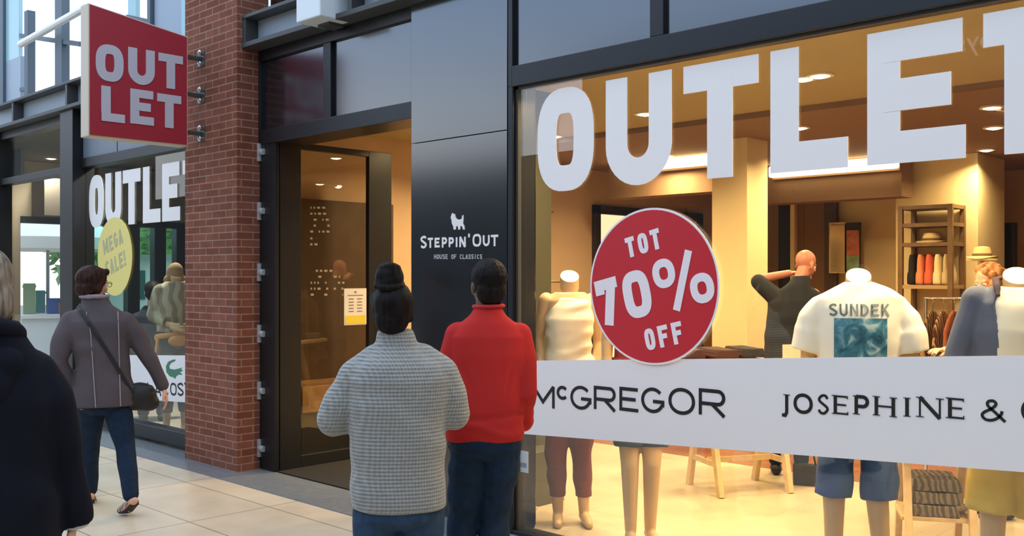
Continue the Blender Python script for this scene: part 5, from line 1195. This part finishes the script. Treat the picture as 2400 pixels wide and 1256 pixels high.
# rack of patterned dresses
p = spot(2250, 7.4); rzr = yaw(2250)
t = thing('clothes_rack', 'steel clothes rack with patterned dresses behind the jacket mannequin', 'rack', p, rzr)
for s in (-1, 1):
    obj('upright', MB().cyl((s * .24, 0, .03), (s * .24, 0, 1.46), .014, 12), M_chrome, t, local=True, smooth='auto'); obj('foot', MB().bar((s * .24, -.24, .015), (s * .24, .24, .015), .03, .03), M_chrome, t, local=True)
obj('rail', MB().cyl((-.25, 0, 1.46), (.25, 0, 1.46), .009, 12), M_chrome, t, local=True, smooth='auto')
Ar = MW[t.name]
lm = [spots_mat('leopard_cloth', '8a6844', '3a2a20', 9), spots_mat('print_cloth', '9a7a58', '4e2e2a', 11), mat('rust_cloth', '8f4a2c', .9), mat('umber_cloth', '4a3226', .9)]
for i in range(6):
    x = -.19 + .075 * i
    g_ = thing('hanging_dress', ['brown leopard-print dress', 'brown printed dress', 'plain rust dress', 'plain umber dress'][i % 4] + (' in the left half of the clothes rack' if i < 3 else ' in the right half of the clothes rack'), 'clothes', Ar @ Vector((x, 0, .41)), rzr + math.pi / 2 - .35, 'dresses on the clothes rack')
    hanging(g_, .40, .96, lm[i % 4], 0, .026)
# curly-haired customer
D7 = 6.6; px7 = 2322
P7 = thing('person', 'person with curly light brown hair and patterned top behind the jacket mannequin', 'person', spot(px7, D7), yaw(px7) + 2.2)
hc = Vector((.0, .02, 1.585)); HM = rotm(.3, -.25)
b = MB(); head(b, hc, HM, .97); limb(b, [(0, -.01, 1.36), (0, .01, 1.52)], [.06, .052]); torso(b, [(.8, 0, 0, .15, .11), (1.05, 0, 0, .13, .1), (1.28, 0, 0, .15, .11), (1.38, 0, 0, .09, .08)])
for s in (-1, 1):
    w = Vector((s * .12, .26, 1.12)); limb(b, [(s * .16, 0, 1.32), (s * .22, .03, 1.06), w], [.045, .04, .028]); hand(b, w, (-s * .4, 1, .1), (0, 0, -1), s, .4)
    limb(b, [(s * .09, 0, .82), (s * .095, .02, .46), (s * .10, -.02, .09)], [.085, .052, .036]); limb(b, [(s * .10, -.05, .05), (s * .105, .11, .033)], [.033, .027])
me = bake(b, .007, 4); face_bits(me, hc, HM, .97); obj('body', me, [M_skinl, M_eye, M_iris, M_lip], P7, local=True)
b = MB(); torso(b, [(.72, 0, 0, .19, .14), (.95, 0, 0, .175, .135), (1.2, 0, 0, .19, .135), (1.32, 0, 0, .175, .11), (1.38, 0, 0, .11, .09), (1.42, 0, 0, .08, .075)])
for s in (-1, 1): limb(b, [(s * .15, 0, 1.3), (s * .215, .02, 1.08), (s * .14, .2, 1.11)], [.07, .06, .048])
obj('top', bake(b, .009, 5, .01, 8), lm[0], P7, local=True)
b = MB()
for s in (-1, 1): limb(b, [(s * .085, 0, .78), (s * .09, .02, .46), (s * .10, -.02, .1)], [.10, .075, .058])
obj('trousers', bake(b, .009, 4), M_jeans, P7, local=True)
for s in (-1, 1):
    b = MB(); shoe(b, (s * .10, -.02, .09), (s * .105, .13, 0)); obj('shoe', bake(b, .007, 3), M_sole, P7, local=True)
b = MB(); rr = random.Random(4)
for i in range(70):
    d = Vector((rr.gauss(0, 1), rr.gauss(-.25, .9), rr.gauss(.35, .8))).normalized()
    if d.y > .45 and d.z < .5: continue
    b.ball(hc + Vector((0, -.015, .02)) + Vector((d.x * .095, d.y * .105, d.z * .10)), .026, 8, 6)
b.ball(hc + Vector((0, -.02, .035)), (.088, .1, .092)); obj('hair', bake(b, .007, 1, .006, 40), mat('curly_hair', 'b07848', .6), P7, local=True)
# handbag left on the floor
p = at(1890, 1110, 7.6); t = thing('handbag', 'black handbag on the shop floor left of the blue shorts', 'bag', (p.x, p.y, 0), yaw(1890))
b = MB(); b.box((-.10, -.05, 0), (.10, .05, .16)); obj('bag_body', bake(b, .01, 4, .008, 8), M_sole, t, local=True); obj('handle', MB().tube([(-.07, 0, .15), (-.055, 0, .23), (0, 0, .26), (.055, 0, .23), (.07, 0, .15)], .008, 8), M_sole, t, local=True, smooth=True)

# ================================================================== entrance
LX = -7.0
d1 = thing('door_1', None, None, (LX, .1, 0), kind='structure')
zd = 2.76; g0, g1 = planex(706, HZ, LX).y, planex(865, HZ, LX).y; ye = planex(918, HZ, LX).y
obj('frame', MB().box((LX - .05, .06, 0), (LX, g0, zd)).box((LX - .05, g1, 0), (LX, ye, zd)).box((LX - .05, g0, planex(800, 360, LX).z), (LX, g1, zd)).box((LX - .05, g0, 0), (LX, g1, .11)), M_frame, d1, bevel=.004)
obj('pane', MB().box((LX - .03, g0, .11), (LX - .022, g1, 2.75)), M_glassd, d1)
jm = obj('jamb', MB().box((DX0 + .002, .012, 0), (LX, .05, ZT)).box((DX0 + .002, .05, 0), (DX0 + .06, .3, ZT)), M_frame, d1, bevel=.003)
for py in (357, 495, 638, 782, 915, 1050):
    c_ = plane(612, py, .012)
    k = obj('clamp', MB().box((c_.x - .028, -.012, c_.z - .075), (c_.x + .004, .012, c_.z + .075)).cyl((c_.x + .004, .0, c_.z), (c_.x + .06, .0, c_.z), .026, 14), mat('satin_clamp', 'c4c6c8', .35, metal=.4), d1, bevel=.003)
hn = obj('handle', MB().tube([(LX + .01, ye - .12, .8), (LX + .06, ye - .12, .82), (LX + .06, ye - .12, 1.5), (LX + .01, ye - .12, 1.52)], .014, 10), M_chrome, d1, smooth=True)
# opening-hours lettering of small pale dashes on the door pane
rr = random.Random(3); b = MB()
def dashes(pa, pb, pys, pyn):
    y_ = planex(pa, HZ, LX).y
    for py in range(pys, pyn, 14):
        px = pa
        while px < pb:
            w_ = rr.choice((3, 5, 7)); 
            if rr.random() < .62:
                A_, B_ = planex(px, py, LX), planex(px + w_, py + 5, LX); b.box((LX - .020, A_.y, A_.z), (LX - .017, B_.y, B_.z))
            px += w_ + 5
dashes(730, 775, 484, 548); dashes(731, 812, 632, 692); dashes(730, 742, 556, 580)
tag(obj('pane_lettering', b, mat('lettering_frost', '9a8a6c', .6)), 'small pale opening-hours lettering on the pane of the open door', 'lettering', None, None)
a, c = planex(806, 676, LX), planex(858, 760, LX)
t = thing('notice_sheet', 'white notice sheet with a yellow foot on the open door', 'sheet', (LX, (a.y + c.y) / 2, c.z))
obj('sheet', MB().box((LX + .002, a.y, c.z), (LX + .005, c.y, a.z)), mat('notice_cream', 'd8d2c8', .6), t)
h_ = a.z - c.z
obj('yellow_foot', MB().box((LX + .0052, a.y + .01, c.z + .01), (LX + .007, c.y - .01, c.z + h_ * .26)), mat('notice_yellow', 'd6c23e', .6), t)
b = MB()
for k in range(5):
    for x in (.2, .58): b.box((LX + .0052, a.y + (c.y - a.y) * x, c.z + h_ * (.36 + .085 * k)), (LX + .0065, a.y + (c.y - a.y) * (x + .22), c.z + h_ * (.385 + .085 * k)))
b.box((LX + .0052, a.y + (c.y - a.y) * .15, c.z + h_ * .80), (LX + .0065, a.y + (c.y - a.y) * .85, c.z + h_ * .82)).box((LX + .0052, a.y + (c.y - a.y) * .45, c.z + h_ * .88), (LX + .0065, a.y + (c.y - a.y) * .55, c.z + h_ * .92))
obj('print', b, mat('notice_print', '77746e', .6), t)
# wooden plinth seen through the door pane
w0 = planex(664, HZ, -7.12).y
t = thing('display_bench', 'low brown wooden bench behind the open door', 'bench', (-7.3, .8, 0))
obj('bench_top', MB().box((-7.58, .36, planex(720, 968, -7.12).z), (-7.12, 1.6, planex(720, 906, -7.12).z)), mat('bench_wood', '9a7446', .5, noise_s=8, noise_a=.15), t, bevel=.006)
obj('bench_side', MB().box((-7.56, .38, 0), (-7.16, 1.58, planex(720, 968, -7.12).z)), mat('near_black', '15120f', .7), t)
obj('floor_mat', MB().box((LX + .01, .03, .0), (DX1 - .002, 1.6, .012)), mat('mat_black', '17140f', .95, bump=.4, bump_s=200)); tag(bpy.data.objects['floor_mat'], 'black entrance mat inside the open doorway', 'mat')

# ================================================================== outside the far end: daylight market, kiosk, trees
struct('floor.003', MB().box((-60, -.16, -.25), (-15.85, 40, -.02)), mat('street_paving', 'a39a8c', .8, noise_s=2, noise_a=.1))
def tree(c, h, r, label):
    t = thing('tree', label, 'tree', c, group='trees beyond the far end'); rr = random.Random(int(c[0] * 7 + c[1] * 13))
    obj('trunk', MB().tube([(0, 0, 0), (.05, .02, h * .3), (0, .05, h * .55)], [.16, .12, .08], 10), mat('bark', '5a4636', .9), t, local=True, smooth=True)
    b = MB()
    for i in range(1500):
        d = Vector((rr.gauss(0, 1), rr.gauss(0, 1), rr.gauss(0, 1))).normalized() * (rr.random() ** .35); p = Vector((d.x * r, d.y * r, h * .62 + d.z * h * .40)); u = Vector((rr.gauss(0, 1), rr.gauss(0, 1), rr.gauss(0, 1))).normalized(); v = u.orthogonal().normalized(); s = rr.uniform(.10, .2)
        b.add([p - u * s, p + v * s * .5, p + u * s, p - v * s * .5], [(0, 1, 2, 3)])
    obj('foliage', b, mat('leaves', '86b06c', .6, noise_s=1.5, noise_a=.3), t, local=True, fix=False)
for i, (px, dep, h, r, lb) in enumerate(((215, 24, 5.0, 1.2, 'small leafy tree beyond the window, left of the yellow sticker'), (340, 28, 5.8, 1.6, 'leafy tree beyond the farther window under the letters T and L'), (420, 27, 5.6, 1.5, 'leafy tree beyond the farther window beside the brick pillar'))):
    tree(spot(px, dep), h, r, lb)
kc = spot(380, 18.6)
t = thing('kiosk', 'pale kiosk outside beyond the farther window', 'kiosk', kc, yaw(380))
obj('wall', MB().box((-.95, 0, 0), (.75, 1.4, 1.95)), mat('kiosk_white', 'dfe9e6', .6), t, local=True); obj('roof', MB().box((-1.05, -.15, 1.95), (.85, 1.5, 2.05)), mat('kiosk_roof', '8a9a90', .6), t, local=True)
for x in (-.6, .2): obj('window', MB().box((x, -.02, 1.2), (x + .3, .0, 1.75)), mat('kiosk_pane', '3d6a66', .2), t, local=True)
mc = spot(112, 17.6); ry = yaw(112)
t = thing('market_parasol', 'large white market parasol over the goods table at the far left', 'parasol', mc, ry)
n = 16; b = MB(); b.loft([[Vector((rr_ * math.cos(2 * math.pi * i / n), .3 + rr_ * math.sin(2 * math.pi * i / n), z)) for i in range(n)] for rr_, z in ((1.5, 2.12), (1.5, 2.32), (.9, 2.58), (.05, 2.8))], True)
obj('canopy', b, mat('white_canvas', 'fcfbf6', .8), t, local=True, smooth='auto'); obj('pole', MB().cyl((0, .3, 0), (0, .3, 2.7), .03), M_steelp, t, local=True)
t = thing('market_table', 'white-draped market table at the far left', 'table', mc, ry)
obj('tablecloth', MB().box((-.42, -.55, .0), (.75, .05, .90)), mat('white_drape', 'e3ebf2', .8), t, local=True, bevel=.02); obj('tabletop', MB().box((-.5, -.6, .90), (.8, .12, .96)), mat('white_canvas', 'fcfbf6', .8), t, local=True)
Am = MW[t.name]
goods = [('teal_box', 'teal box on the market table', 'box', -.12, .3, .16, .42, '6fb0b4'), ('blue_box', 'blue box on the market table', 'box', .1, .05, .2, .28, '4a66a8'), ('orange_pot', 'orange pot on the market table', 'pot', .22, -.3, .1, .2, 'c05a32'), ('grey_crate', 'grey crate on the market table', 'crate', .38, .02, .2, .34, '77807c'), ('brown_box', 'brown box at the right end of the market table', 'box', .62, -.1, .18, .55, 'a08a72'), ('green_crate', 'green crate at the back of the market table', 'crate', -.3, .05, .2, .55, '9fb48c'), ('basket', 'straw basket at the front of the market table', 'basket', .48, -.42, .22, .12, 'c8a866')]
for n_, lb, cat, x, y, w_, h_, col in goods:
    m_ = mat(n_ + '_paint', col, .6); b = MB()
    if n_ in ('orange_pot', 'basket'):
        k = 20; b.loft([[Am @ Vector((x + r_ * math.cos(2 * math.pi * i / k), y + r_ * math.sin(2 * math.pi * i / k), .962 + z_)) for i in range(k)] for r_, z_ in ((w_ * .4, 0), (w_ * .5, h_), (w_ * .55, h_ * 1.02), (w_ * .45, h_), (w_ * .35, h_ * .2))])
        tag(obj(n_, b, m_, smooth='auto'), lb, cat)
    else:
        q = thing(n_, lb, cat, Am @ Vector((x, y, .962)), ry)
        obj('carton' if cat == 'box' else 'shell', MB().box((-w_ / 2, -w_ / 2, 0), (w_ / 2, w_ / 2, h_)), m_, q, local=True, bevel=.008); obj('lid', MB().box((-w_ / 2 - .01, -w_ / 2 - .01, h_ * .86), (w_ / 2 + .01, w_ / 2 + .01, h_ * .94)), m_, q, local=True)
bpy.data.scenes.remove(BS)
